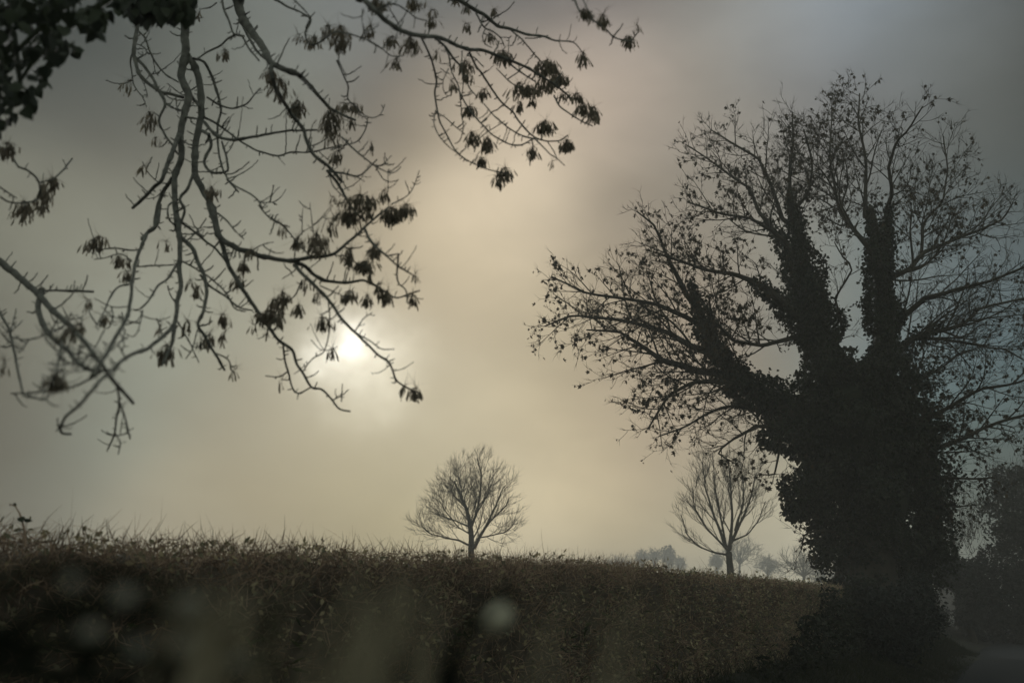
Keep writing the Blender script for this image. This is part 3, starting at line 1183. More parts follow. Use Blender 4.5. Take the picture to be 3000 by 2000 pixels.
ivy_blob(iv, [(1915, 1080, 64), (1860, 1120, 40), (1835, 1160, 28), (1812, 1185, 12)], -.6, -.9, 6500, rng, size=(.06, .12), fuzz=.3)
ivy_blob(iv, [(1950, 1180, 60), (1915, 1225, 34), (1895, 1255, 22), (1880, 1290, 12)], -.4, -1.0, 1900, rng, fuzz=.4)
ivy_blob(iv, [(2060, 1010, 70), (2110, 1060, 55), (2140, 1140, 45), (2135, 1230, 45), (2110, 1320, 42), (2085, 1420, 50)], 0, 2.5, 9000, rng, core_mb=ivc, fuzz=.3)
ivy_blob(iv, [(2060, 860, 60), (2110, 940, 46), (2150, 1010, 36)], .5, 1, 3000, rng, fuzz=.5)
ivy_blob(iv, [(2045, 1430, 75), (2045, 1330, 75), (2050, 1230, 95)], 1.5, 1.5, 7000, rng, core_mb=ivc)
ivy_blob(iv, [(2060, 830, 20), (2120, 765, 12), (2160, 745, 6)], 0, .5, 700, rng)
ivy_blob(iv, [(1985, 1440, 120), (1985, 1380, 80)], .2, 0, 3000, rng)
iv.build('ivy', M['ivy'], sycamore)
ivc.build('ivy_stems', M['ivy'], sycamore, smooth=True)


# ================================================================== two bare field trees
def bare_tree(name, label, Y, limbs, crown, seed, depth, zf, up=.2, tip=.009, sp=(.42, .34, .3), ratio=(.5, .5, .5), ang=(25, 45), levels=3, margin=10, wob=.13, group=None, m='bare_bark', tl_=(.25, .6), step=.24, lmin=.6, out=.02, shrink=(1, 1)):
    rng = np.random.default_rng(seed)
    t = Tree(rng)
    root_p = None
    crown = zz(crown, *zf)
    cb = np.array(crown)
    cx0, cy0 = cb[:, 0].mean(), cb[:, 1].max()
    crown = [(cx0 + (x - cx0) * shrink[0], cy0 + (y - cy0) * shrink[1]) for x, y in crown]
    rx0 = limbs[0][0][0][0] / zf[0] + zf[1]
    limbs = [([(rx0 + (x / zf[0] + zf[1] - rx0) * shrink[0], y / zf[0] + zf[2] if y / zf[0] + zf[2] > cy0 else cy0 + (y / zf[0] + zf[2] - cy0) * shrink[1]) for x, y in pts], a_, b_, c_) for pts, a_, b_, c_ in limbs]
    cc = np.array(crown).mean(0)
    sy = Sprout(rng, crown, Y, depth, step, sp, ratio, .8, tip, up, ang=ang, wob=wob, levels=levels, lmin=lmin, margin=margin, out=out, centre=at(cc[0], crown[0][1], Y))
    mb = MB()
    for li, (pts, w0, w1, dz) in enumerate(limbs):
        p = np.array(pts)
        s = np.linspace(0, 1, len(p))
        P, rr = t.limb(at(p[:, 0], p[:, 1], Y + dz * s), w0 + (w1 - w0) * s ** .8, step, wob=.06)
        if root_p is None:
            root_p = P[0]
        mb.tube(P, rr, 9 if rr[0] > .15 else 6)
        x, y = proj(P[0])
        sy.run(P, rr, 0, .45 if li == 0 else .15)
    root = empty(name, root_p.tolist(), label, 'tree', group)
    sy.mesh(mb)
    mb.build('trunk', M[m], root, smooth=True)
    Pt, Dt = sy.twigs()
    mb = MB()
    for _ in range(2):
        d = unit(Dt + rng.normal(size=Dt.shape) * .3 + np.array([0, 0, .25]))
        strands(mb, Pt, d, rng.uniform(*tl_, len(Pt)), np.full(len(Pt), tip), rng.normal(size=len(Pt)) * .25, rng)
    mb.build('crown', M[m], root)
    print(name, len(sy.chains), len(sy.twig))
    return root


Z5 = (1.68, 1100, 1200)
bare_tree('bare_tree', 'broad bare tree rising behind the middle of the hedge', 60,
          [([(478, 1000), (474, 800), (470, 660), (465, 540), (445, 450), (410, 370), (380, 300)], .26, .05, 1),
           ([(470, 555), (500, 480), (520, 380), (525, 250), (500, 170)], .11, .03, -1),
           ([(486, 680), (520, 610), (570, 520), (605, 440), (650, 330)], .12, .03, 1),
           ([(465, 665), (400, 635), (330, 622), (250, 600), (205, 565), (190, 530)], .07, .02, -2),
           ([(462, 560), (400, 530), (320, 500), (240, 470)], .06, .02, 2),
           ([(510, 620), (580, 608), (650, 590), (700, 550), (712, 510)], .05, .02, -2),
           ([(448, 460), (390, 400), (330, 320)], .05, .02, -2),
           ([(456, 500), (425, 400), (405, 300), (400, 225)], .05, .02, 2),
           ([(506, 470), (560, 380), (590, 300), (590, 240)], .05, .02, 1),
           ([(540, 570), (600, 500), (660, 440), (675, 400)], .05, .02, -1),
           ([(466, 600), (400, 560), (330, 470), (290, 400)], .05, .02, -3)],
          [(485, 690), (380, 670), (230, 640), (175, 590), (185, 520), (225, 440), (285, 330), (340, 240), (410, 185), (490, 140), (560, 175), (620, 210), (680, 280), (690, 400), (715, 500), (730, 570), (720, 650), (600, 680)],
          31, 4.0, Z5, up=.36, shrink=(.90, .87), sp=(.25, .24, .24), tip=.0068, ang=(24, 46), wob=.10)
bare_tree('bare_tree', 'slim vase shaped bare tree standing just left of the ivy clad tree', 55,
          [([(1760, 1000), (1755, 880), (1748, 780), (1738, 700)], .24, .17, 0),
           ([(1738, 700), (1700, 610), (1655, 500), (1615, 380), (1600, 240)], .11, .025, 1),
           ([(1742, 690), (1752, 600), (1756, 480), (1750, 350), (1735, 240)], .12, .025, -1),
           ([(1750, 650), (1800, 550), (1845, 440), (1880, 300)], .10, .025, 1),
           ([(1736, 690), (1680, 640), (1610, 560), (1560, 470), (1545, 370)], .07, .02, -1.5),
           ([(1738, 715), (1660, 700), (1580, 670), (1515, 600), (1488, 510)], .06, .02, 1),
           ([(1762, 640), (1830, 610), (1895, 540), (1930, 440)], .05, .02, -1),
           ([(1720, 650), (1690, 500), (1670, 380), (1660, 260)], .07, .02, -1.5),
           ([(1770, 590), (1810, 460), (1810, 330), (1800, 250)], .07, .02, 1.8)],
          [(1745, 690), (1620, 725), (1500, 700), (1475, 600), (1480, 490), (1530, 330), (1590, 230), (1660, 215), (1760, 250), (1880, 270), (1935, 380), (1945, 480), (1930, 600), (1830, 640)],
          41, 3.2, Z5, up=.45, shrink=(.95, .97), sp=(.34, .34, .32), ang=(16, 36), wob=.08, tip=.008)

# ================================================================== hazy distant trees
FG = 'hazy trees on the far skyline'


def far_tree(poly, base, Y, label, seed, natt=1100, tip=.05, ivy=False, r=.45, name='distant_tree', deep=None):
    """poly, base in zoom-5 pixels"""
    p = np.array(poly, float)
    p[:, 0] = p[:, 0].mean() + (p[:, 0] - p[:, 0].mean()) * 1.3
    p[p[:, 1] > base[1] - 45, 1] += 50
    cx, cy = p.mean(0)
    base = (base[0], base[1] + 60)
    bx_, by_ = base
    Y = min(395, Y * 1.35)
    k = np.ptp(p[:, 0]) / 1.68 / F * Y / 8.0          # size against an 8 m wide crown
    limbs = [([(bx_, by_ + 25), (bx_, by_ - 5), (bx_ * .7 + cx * .3, cy + .35 * (by_ - cy)), (cx, cy - .1 * (cy - p[:, 1].min()))], r, r * .35, 0)]
    n = 7
    for q in range(n):
        a = math.pi * (q + .5) / n
        tx = cx - math.cos(a) * np.ptp(p[:, 0]) * .36
        ty = cy + .1 * np.ptp(p[:, 1]) - math.sin(a) * np.ptp(p[:, 1]) * .42
        limbs.append(([(bx_ * .7 + cx * .3, cy + .35 * (by_ - cy)), ((cx + tx) / 2 + 2, (cy + ty) / 2 + 8), (tx, ty)], r * .4, r * .1, (q % 3 - 1) * 2.5 * k))
    root = bare_tree(name, label, Y, limbs, [tuple(q) for q in p], seed, 4.5 * k, Z5, up=.1, tip=tip * 1.1, sp=(.5 * k, .42 * k, .4 * k), ratio=(.5, .5, .5), m='far_bark', group=FG,
                     tl_=(.5 * k, 1.1 * k), step=.4 * k, lmin=.7 * k, margin=3, ang=(28, 60))
    if ivy:
        rng = np.random.default_rng(seed)
        pp = fill_crown(zz([tuple(q) for q in p], *Z5), 500, Y, 2.5 * k, rng, 60)
        mb = MB()
        X, Yv, Zv = rand_frames(len(pp), rng, .4)
        mb.stamps(IVY_V, IVY_F, pp, X, Yv, Zv, rng.uniform(.3, .6, len(pp)))
        mb.build('leaves', M['far_bark'], root)
    return root


far_tree([(1155, 735), (1150, 715), (1175, 702), (1220, 700), (1265, 706), (1275, 735)], (1210, 745), 300, 'low flat topped hazy tree at the left end of the far tree line', 51)
far_tree([(1280, 735), (1285, 700), (1305, 685), (1335, 690), (1345, 735)], (1312, 745), 290, 'small rounded hazy tree second along the far tree line', 52)
far_tree([(1335, 735), (1340, 695), (1365, 678), (1400, 685), (1412, 735)], (1372, 745), 280, 'rounded hazy tree touching the ivy topped one on the skyline', 53)
far_tree([(1415, 740), (1425, 715), (1412, 690), (1425, 668), (1448, 662), (1470, 690), (1460, 720), (1480, 745)], (1445, 755), 250, 'narrow hazy tree with a knobbly dense top on the skyline', 54, ivy=True)
far_tree([(1470, 750), (1470, 715), (1495, 705), (1520, 720), (1530, 755)], (1500, 760), 300, 'low faint bush like tree between the knobbly one and bare vase tree', 55)
far_tree([(1650, 760), (1655, 720), (1675, 700), (1700, 715), (1712, 770)], (1685, 785), 240, 'thin hazy tree directly left of the vase shaped tree trunk', 56)
far_tree([(1705, 740), (1700, 690), (1725, 660), (1790, 641), (1850, 650), (1888, 690), (1890, 720), (1860, 750), (1780, 765)], (1790, 795), 200, 'big round crowned hazy tree behind the vase shaped bare tree', 57, natt=2200, tip=.035)
far_tree([(1880, 790), (1875, 745), (1905, 733), (1950, 728), (1980, 745), (1988, 800)], (1930, 810), 230, 'round hazy tree to the right of the big round crowned one', 58)
far_tree([(2000, 830), (2005, 760), (2030, 715), (2090, 700), (2150, 730), (2210, 750), (2240, 830)], (2110, 850), 130, 'spreading grey tree seen just left of the ivy clad trunk', 59, natt=2400, tip=.028, r=.35)
far_tree([(2120, 830), (2140, 780), (2200, 765), (2270, 790), (2290, 840)], (2210, 850), 160, 'low grey tree close against the ivy clad trunk', 60, natt=1300, tip=.035, r=.3)
far_tree([(1060, 730), (1075, 712), (1105, 712), (1120, 735)], (1090, 745), 320, 'faintest tiny tree at the very left of the far skyline', 61)


# ================================================================== dark trees and shrubs at the right
def leafy(name, label, cat, outline, Y, depth, nleaf, seed, m='evergreen', leafsize=(.12, .24), base=None, trunk_r=.2, tmpl=(LEAF_V, LEAF_F), spikes=0, scale=120, gaps=.0, group=None):
    """dense crown with ragged edge; outline in overview pixels"""
    rng = np.random.default_rng(seed)
    poly = np.array(fq(outline))
    n = nleaf
    pts = fill_crown(poly, n, Y, depth, rng, scale)
    k = np.array([noise.noise(Vector((p[0] * .9 + seed, p[1] * .5, p[2] * .9))) + .5 * noise.noise(Vector((p[0] * 2.6, p[1] * 1.6, p[2] * 2.6))) for p in pts])
    q = proj(pts)
    ed = poly_dist(q[:, 0], q[:, 1], poly) / 100.0
    kk = np.array([noise.noise(Vector((p[0] * 1.4 + seed, p[1] * .3, p[2] * 1.4))) for p in pts])
    pts = pts[(k > -.28 + gaps) & (kk * 1.5 + ed > .35)]
    base = base or (poly[:, 0].mean() / FQ, poly[:, 1].max() / FQ)
    bp = at(base[0] * FQ, base[1] * FQ, Y)
    bp[2] = float(ground_z(bp[0], bp[1])) - .05
    root = empty(name, bp.tolist(), label, cat, group)
    t = Tree(rng)
    c = pts.mean(0)
    topz = np.percentile(pts[:, 2], 85)
    t.limb(np.array([bp, [bp[0] * .5 + c[0] * .5, Y, bp[2] * .5 + c[2] * .5], [c[0], Y, topz]]), [trunk_r, trunk_r * .7, trunk_r * .2], .3)
    A = pts[rng.random(len(pts)) < min(1, 500 / len(pts))]
    t.grow(A, .35, 4, .5, 40, jit=.2)
    t.finish(.012, 2.3)
    mb = MB()
    t.mesh(mb)
    mb.build('trunk', M['bark'], root)
    mb = MB()
    pts = pts + rng.normal(size=pts.shape) * .12
    X, Yv, Z = rand_frames(len(pts), rng, .3)
    mb.stamps(*tmpl, pts, X, Yv, Z, rng.uniform(*leafsize, len(pts)))
    if spikes:
        tp = pts[rng.random(len(pts)) < spikes / len(pts)]
        d = unit(np.array([0, 0, 1.0]) + rng.normal(size=tp.shape) * .4)
        strands(mb, tp, d, rng.uniform(.3, .9, len(tp)), np.full(len(tp), .011), rng.normal(size=len(tp)) * .3, rng)
    mb.build('crown', M[m], root)
    return root


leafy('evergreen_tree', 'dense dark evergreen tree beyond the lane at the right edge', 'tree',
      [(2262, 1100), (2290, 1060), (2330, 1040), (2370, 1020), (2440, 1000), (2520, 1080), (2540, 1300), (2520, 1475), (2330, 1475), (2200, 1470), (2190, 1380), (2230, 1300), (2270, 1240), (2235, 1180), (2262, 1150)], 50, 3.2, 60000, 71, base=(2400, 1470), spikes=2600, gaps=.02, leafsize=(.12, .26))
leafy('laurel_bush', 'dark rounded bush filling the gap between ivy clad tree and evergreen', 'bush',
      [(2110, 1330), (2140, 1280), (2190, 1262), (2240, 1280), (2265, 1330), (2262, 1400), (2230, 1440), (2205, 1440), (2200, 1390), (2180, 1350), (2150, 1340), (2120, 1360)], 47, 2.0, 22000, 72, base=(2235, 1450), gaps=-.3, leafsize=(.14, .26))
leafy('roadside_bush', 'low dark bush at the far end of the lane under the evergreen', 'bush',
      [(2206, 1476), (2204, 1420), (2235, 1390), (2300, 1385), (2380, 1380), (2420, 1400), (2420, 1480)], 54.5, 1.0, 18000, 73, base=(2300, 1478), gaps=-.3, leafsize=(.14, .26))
leafy('hedge_end_bush', 'dark scrubby bush at the foot of the ivy clad tree beside the verge', 'bush',
      [(1700, 1560), (1760, 1500), (1820, 1460), (1850, 1410), (1885, 1380), (1912, 1345), (1980, 1330), (2060, 1340), (2130, 1350), (2142, 1380), (2150, 1440), (2120, 1480), (2000, 1560), (1850, 1570)], 22.5, 1.3, 40000, 74, base=(2010, 1520), gaps=-.3, leafsize=(.06, .13))  # left side of the outline slants to imitate a diagonal shadow
leafy('clipped_shrub', 'narrow upright dark shrub beside the gatepost at the lane gap', 'shrub',
      [(2152, 1468), (2150, 1400), (2158, 1382), (2168, 1388), (2176, 1410), (2182, 1470)], 44, .5, 3500, 75, base=(2168, 1470), gaps=-.4, leafsize=(.06, .12), scale=15)
leafy('hazel_thicket', 'thin bare thicket with sky showing through behind the right of ivy tree', 'thicket',
      [(2120, 1330), (2130, 1160), (2150, 1100), (2190, 1090), (2240, 1110), (2260, 1180), (2262, 1330)], 50, 2.0, 2600, 76, base=(2200, 1400), gaps=.2, leafsize=(.05, .1), m='bark', spikes=2200)
leafy('distant_tree', 'misty dark tree seen through the small gap above the lane', 'tree',
      [(2120, 1410), (2125, 1370), (2150, 1352), (2185, 1345), (2215, 1360), (2225, 1412)], 120, 4.0, 5000, 77, base=(2175, 1418), gaps=-.2, leafsize=(.4, .8), scale=60)
# gatepost
gp = at(2147 * FQ, 1400 * FQ, 43)
mb = MB()
post = empty('gate_post', (gp[0], gp[1], -.05), 'short upright wooden gatepost standing at the gap in the lane', 'post')
w_ = .09
hz = (1400 - 1366) / 2287 * 43 + CAMZ
bx = np.array([(x, y, z) for z in (-.1, hz) for (x, y) in ((-w_, -w_), (w_, -w_), (w_, w_), (-w_, w_))]) * 1.0
bx[4:, :2] *= .92
bx[:, 0] += gp[0]
bx[:, 1] += gp[1]
cap = np.array([[gp[0], gp[1], hz + .06]])
mb.add(np.vstack([bx, cap]), [(0, 1, 5, 4), (1, 2, 6, 5), (2, 3, 7, 6), (3, 0, 4, 7)])
mb.add(np.vstack([bx, cap]), [(4, 5, 8), (5, 6, 8), (6, 7, 8), (7, 4, 8)])
mb.build('shaft', M['wood'], post)

# ================================================================== overhanging ash tree
ZA = (2.24, 0, 0)
ZB = (2.138, 800, 0)
ZC = (1.809, 0, 600)
ZD = (3.92, 0, 900)
ash_rng = np.random.default_rng(91)


def ash_depth(px, py):
    """distance of the hanging boughs: one gently rolling curtain, closer at the left and top middle"""
    px, py = np.asarray(px, float), np.asarray(py, float)
    base = 3.8 + .30 * np.sin(px / 310 + 1) + .3 * np.cos(py / 270)
    near1 = 2.1 * np.exp(-((px - 200) / 330) ** 2 - ((py - 1130) / 260) ** 2)
    near2 = 1.1 * np.exp(-((px - 1060) / 260) ** 2 - ((py - 20) / 170) ** 2)
    near3 = 1.2 * np.exp(-((px - 20) / 200) ** 2 - ((py - 480) / 200) ** 2)
    near4 = 1.4 * np.exp(-((px - 1750) / 170) ** 2 - ((py - 30) / 120) ** 2)
    near5 = .8 * np.exp(-((px - 830) / 90) ** 2 - ((py - 210) / 90) ** 2)
    return base - near1 - near2 - near3 - near4 - near5


ash_wood = MB()
ash_lines = []


def ash(zf, pts, w0, w1=None, rough=.10, off=None, twigs=1.0, knots=True):
    """a traced bough: widths are in pixels of the zoomed view"""
    w1 = w0 * .75 if w1 is None else w1
    p = np.array(zz(pts, *zf))
    k = zf[0]
    # smooth resampling (Catmull-Rom)
    q = np.vstack([2 * p[0] - p[1], p, 2 * p[-1] - p[-2]])
    o_ = []
    for i in range(1, len(q) - 2):
        a, b, c, d = q[i - 1], q[i], q[i + 1], q[i + 2]
        m = max(2, int(np.hypot(*(c - b)) / 9))
        for u in np.linspace(0, 1, m, endpoint=False):
            o_.append(.5 * ((2 * b) + (-a + c) * u + (2 * a - 5 * b + 4 * c - d) * u * u + (-a + 3 * b - 3 * c + d) * u ** 3))
    o_.append(p[-1])
    o_ = np.array(o_)
    n = len(o_)
    s = np.linspace(0, 1, n)
    sd = ash_rng.uniform(0, 1000)
    jig = np.array([nvec(Vector((sd + i * .33, 0, 0)))[:2] for i in range(n)])
    wpx = (w0 + (w1 - w0) * s) / k
    o_ = o_ + jig * (1.2 + wpx[:, None] * .10) * np.minimum(1, np.arange(n) / 3)[:, None]
    if off is None:
        off = ash_rng.uniform(-.28, .28)
    Y = ash_depth(o_[:, 0], o_[:, 1]) + off * np.sin(math.pi * s) ** .7
    r = wpx * 1.0 / 2 / F * Y
    bumpy = np.array([1 + rough * noise.noise(Vector((sd + i * .9, 5, 0))) * 1.6 for i in range(n)])
    if knots:
        for j in range(4, n - 2):
            if ash_rng.random() < .07:
                bumpy[j] *= 1.28
    r = np.maximum(r * bumpy, .0014)
    P = at(o_[:, 0], o_[:, 1], Y)
    ash_wood.tube(P, r, 9 if w0 / k > 10 else 6)
    ash_lines.append((o_, Y, wpx, twigs))
    return P


def ash_extend(px, py, target, r0, r1):
    """joins a bough that enters the frame to the limbs overhead"""
    a = at(px, py, ash_depth(px, py))
    m = (a + np.array(target)) / 2 + np.array([0, .1, .25])
    tt = np.linspace(0, 1, 9)[:, None]
    P = (1 - tt) ** 2 * np.array(target) + 2 * tt * (1 - tt) * m + tt ** 2 * a
    ash_wood.tube(P, np.linspace(r0, r1, 9), 8)


# the trunk stands left of the frame, its limbs arch over the lane above the frame
ash_wood.tube([(-5.0, 2.6, -.1), (-4.95, 2.65, .4), (-4.9, 2.7, 1.8), (-4.8, 2.8, 3.4), (-4.5, 3.0, 4.8)], [.40, .27, .25, .22, .18], 14)
ash_wood.tube([(-4.5, 3.0, 4.8), (-3.4, 3.5, 5.8), (-2.2, 4.0, 6.1), (-1.0, 4.2, 6.0), (.2, 4.0, 5.9), (1.3, 3.6, 5.7)], [.16, .13, .11, .08, .06, .03], 12)
ash_wood.tube([(-4.8, 2.8, 3.0), (-4.3, 3.0, 3.2), (-3.6, 3.2, 3.1)], [.10, .07, .05], 10)
ash_extend(500, -15, (-2.6, 3.9, 6.05), .07, .048)
ash_extend(700, -15, (-1.8, 4.05, 6.05), .06, .047)
ash_extend(1055, -8, (-.9, 4.2, 6.0), .05, .020)
ash_extend(1325, -8, (.0, 4.1, 5.9), .045, .022)
ash_extend(1680, -5, (1.0, 3.7, 5.75), .03, .008)
ash_extend(405, -15, (-2.8, 3.8, 6.0), .04, .018)
ash_extend(650, -15, (-1.9, 4.0, 6.05), .04, .010)
ash_extend(-30, 735, (-3.6, 3.2, 3.1), .05, .030)
ash_extend(-40, 880, (-3.6, 3.2, 3.1), .03, .012)
ash_extend(-40, 560, (-3.6, 3.2, 3.1), .03, .010)

a_ = ash
# region A
a_(ZA, [(1190, -30), (1205, 120), (1215, 250), (1215, 380), (1190, 480), (1215, 570), (1240, 620), (1225, 700), (1190, 820), (1185, 930), (1190, 1030), (1150, 1150), (1145, 1250), (1155, 1400), (1165, 1500), (1178, 1568)], 66, 36, off=0)
a_(ZA, [(1225, 360), (1275, 430), (1310, 540), (1320, 640), (1320, 760), (1300, 860), (1285, 950), (1280, 1050), (1285, 1150), (1330, 1250), (1380, 1330), (1410, 1430), (1430, 1540)], 50, 44, off=.15)
a_(ZA, [(1245, 620), (1280, 660), (1310, 700)], 30)
a_(ZA, [(1225, 770), (1295, 780)], 18)
a_(ZA, [(1568, -30), (1580, 80), (1640, 190), (1720, 300), (1780, 410), (1880, 460), (1970, 500), (2040, 570), (2100, 640), (2170, 710), (2240, 750), (2330, 790)], 70, 16)
a_(ZA, [(1970, 500), (2000, 465)], 30, 6, twigs=0)
a_(ZA, [(1780, 430), (1800, 560), (1860, 660), (1920, 760), (1990, 850), (2010, 920), (2060, 1020), (2150, 1090), (2240, 1190)], 30, 22)
a_(ZA, [(1450, -30), (1470, 60), (1505, 140), (1535, 220), (1590, 240), (1625, 310), (1700, 400)], 20, 12)
a_(ZA, [(1530, -20), (1560, 90), (1640, 260), (1700, 350), (1780, 420)], 26, 16, off=.25)
a_(ZA, [(906, 40), (905, 140), (890, 250), (880, 360), (900, 450), (930, 510), (990, 560), (1050, 600), (1130, 620), (1200, 640)], 30, 22)
a_(ZA, [(906, -30), (906, 60)], 36, 30)
a_(ZA, [(760, 0), (800, 60), (880, 140)], 12, 12)
a_(ZA, [(890, 380), (950, 440), (1000, 510), (1050, 610), (1085, 680), (1060, 740), (1045, 800), (1080, 880), (1130, 950), (1165, 1010)], 24, 14)
a_(ZA, [(1085, 680), (1130, 705), (1180, 725)], 18, 20)
a_(ZA, [(905, 200), (950, 250), (975, 320), (1020, 410), (1090, 490), (1170, 540)], 14, 12)
a_(ZA, [(1000, 370), (1020, 470), (1040, 500)], 9, 6)
a_(ZA, [(870, 350), (855, 400), (870, 500), (880, 560), (910, 610), (940, 640), (962, 700)], 13, 7)
a_(ZA, [(900, 290), (945, 310), (965, 345), (940, 365), (905, 345)], 10, 7)
a_(ZA, [(1100, 550), (1150, 590), (1200, 625)], 9, 9)
a_(ZA, [(920, 500), (960, 590), (965, 640), (920, 620)], 9, 5)
a_(ZA, [(1270, 385), (1340, 410), (1390, 500), (1425, 610), (1450, 720), (1430, 820), (1430, 930), (1445, 1050), (1470, 1130), (1515, 1205), (1565, 1260)], 22, 12, off=.3)
a_(ZA, [(1450, 740), (1485, 752)], 14, 10, twigs=0)
a_(ZA, [(1490, 1180), (1550, 1225), (1630, 1265), (1700, 1320), (1730, 1390), (1800, 1450), (1900, 1492)], 14, 8)
a_(ZA, [(1705, 1330), (1790, 1325), (1845, 1290), (1876, 1240)], 9, 5)
a_(ZA, [(1340, 800), (1420, 890), (1520, 918), (1640, 902), (1780, 876), (1900, 858), (2080, 855)], 24, 14)
a_(ZA, [(1340, 770), (1450, 830), (1560, 915), (1640, 965), (1720, 1000), (1830, 1022), (1900, 1000), (2030, 1000), (2130, 980), (2240, 950)], 18, 10)
a_(ZA, [(1820, 1022), (1868, 1083)], 10, 5)
a_(ZA, [(1370, 880), (1385, 960), (1340, 1060), (1385, 1130), (1445, 1135), (1492, 1120), (1490, 1050), (1455, 930)], 24, 14)
a_(ZA, [(1385, 1130), (1395, 1165)], 12, 6, twigs=0)
a_(ZA, [(1330, 860), (1370, 890), (1350, 940)], 26, 14, twigs=0)
a_(ZA, [(1175, 880), (1130, 1000), (1100, 1080), (1060, 1180), (1000, 1240), (930, 1310), (872, 1365)], 36, 22)
a_(ZA, [(1090, 1205), (1030, 1190), (970, 1130), (937, 1060)], 11, 5)
a_(ZA, [(1080, 1235), (1030, 1290), (970, 1305), (925, 1290)], 9, 6)
a_(ZA, [(1130, 1170), (1070, 1260), (1035, 1350), (1022, 1430), (1020, 1490), (970, 1530), (930, 1570)], 30, 24)
a_(ZA, [(1270, 1140), (1230, 1240), (1180, 1305), (1210, 1380), (1190, 1450), (1170, 1500)], 24, 18)
a_(ZA, [(1170, 1310), (1105, 1350), (1105, 1430), (1150, 1480)], 14, 14)
a_(ZA, [(1360, 640), (1440, 690), (1530, 710), (1620, 680), (1680, 610), (1710, 580)], 15, 11)
a_(ZA, [(1290, 390), (1380, 330), (1450, 300), (1500, 250), (1550, 232), (1600, 240)], 13, 18)
a_(ZA, [(1420, 20), (1380, 50), (1310, 62)], 12, 8)
a_(ZA, [(1820, 420), (1860, 330), (1900, 250)], 14, 7, twigs=0)
a_(ZA, [(1430, 1400), (1480, 1440), (1540, 1510), (1600, 1568)], 14, 9)
a_(ZA, [(1790, -10), (1900, 50), (1990, 90), (2040, 130), (2010, 200)], 20, 12)
a_(ZA, [(1920, -10), (1990, 60), (2040, 120)], 14, 10)
a_(ZA, [(1275, -10), (1272, 140)], 18, 12)
a_(ZA, [(120, 1095), (200, 1130), (255, 1200), (250, 1300), (170, 1330), (70, 1330), (0, 1290)], 16, 12)
a_(ZA, [(255, 1200), (350, 1170), (410, 1120), (474, 1042)], 14, 12)
a_(ZA, [(-20, 960), (60, 1010), (120, 1095)], 22, 14)
a_(ZA, [(-40, 1200), (30, 1250), (110, 1300)], 14, 8)
# region B
a_(ZB, [(560, -10), (640, 70), (760, 170), (900, 222), (1030, 235), (1130, 275), (1230, 312), (1310, 315), (1400, 345), (1500, 385), (1600, 430), (1700, 490), (1790, 550), (1870, 620)], 40, 12, off=-.2)
a_(ZB, [(1760, 600), (1800, 670), (1870, 720), (1930, 760), (2000, 790)], 14, 8)
a_(ZB, [(1480, 400), (1560, 460), (1640, 510)], 14, 10)
a_(ZB, [(930, 240), (965, 310), (1000, 400), (1022, 500), (1012, 580), (1022, 650), (1042, 750), (1090, 850), (1140, 940), (1210, 1000), (1290, 1040), (1380, 1072), (1480, 1085)], 16, 7)
a_(ZB, [(1018, 690), (1008, 770), (1040, 850), (1100, 920), (1150, 955), (1215, 1010)], 8, 7)
a_(ZB, [(1020, 700), (1080, 740), (1140, 790), (1200, 840)], 8, 7)
a_(ZB, [(1030, 250), (1090, 310), (1130, 370), (1170, 410), (1200, 470), (1230, 550), (1270, 600)], 20, 8)
a_(ZB, [(1160, 560), (1190, 620), (1230, 690), (1300, 770), (1370, 840), (1450, 890), (1530, 912), (1590, 892), (1640, 862)], 11, 12)
a_(ZB, [(1230, 330), (1265, 400), (1320, 480), (1370, 560), (1430, 640), (1500, 700), (1530, 750), (1590, 820), (1640, 862), (1720, 884), (1800, 880), (1845, 848)], 17, 10)
a_(ZB, [(1060, 270), (1100, 350), (1120, 450), (1160, 540), (1172, 620), (1182, 720), (1190, 810), (1170, 880), (1140, 900)], 12, 7)
a_(ZB, [(1100, 430), (1068, 500), (1065, 560), (1090, 600), (1110, 600)], 7, 6)
a_(ZB, [(1185, 320), (1180, 420), (1190, 520), (1180, 620)], 9, 7)
a_(ZB, [(1130, -20), (1200, 20), (1260, 60), (1330, 100), (1400, 160), (1500, 185), (1580, 215), (1700, 230), (1770, 255), (1880, 265), (1925, 315), (1945, 350)], 34, 6)
a_(ZB, [(1490, 190), (1560, 250), (1620, 320), (1690, 400)], 12, 9)
a_(ZB, [(1580, 240), (1650, 240), (1720, 225)], 9, 7)
a_(ZB, [(1270, 80), (1320, 170), (1360, 190), (1420, 230), (1450, 290)], 14, 8)
a_(ZB, [(1330, 180), (1310, 230), (1330, 280), (1370, 300)], 8, 7)
a_(ZB, [(1380, 200), (1430, 235), (1475, 240), (1475, 330)], 8, 6)
a_(ZB, [(1880, -20), (1920, 70), (1990, 120), (2080, 180), (2130, 230), (2180, 250), (2240, 255), (2280, 210)], 16, 9)
a_(ZB, [(1930, -20), (1970, 60), (2000, 120)], 10, 8)
a_(ZB, [(1640, 870), (1690, 920), (1735, 965), (1775, 990), (1825, 1037)], 12, 6)
a_(ZB, [(1720, 890), (1760, 950), (1775, 990)], 8, 7)
a_(ZB, [(1320, 650), (1380, 720), (1440, 770), (1500, 820), (1560, 850), (1640, 870)], 9, 12)
a_(ZB, [(1400, 430), (1480, 510), (1540, 550), (1600, 600)], 9, 8)
a_(ZB, [(1230, 330), (1215, 350), (1260, 360), (1320, 420)], 9, 8)
a_(ZB, [(400, 380), (440, 470), (470, 540), (470, 620), (520, 670), (570, 720), (620, 740), (670, 720), (700, 655)], 13, 6)
a_(ZB, [(440, 300), (410, 370), (460, 480)], 8, 8)
a_(ZB, [(480, 680), (540, 720), (590, 750), (570, 830), (520, 890), (450, 910), (360, 940)], 8, 10)
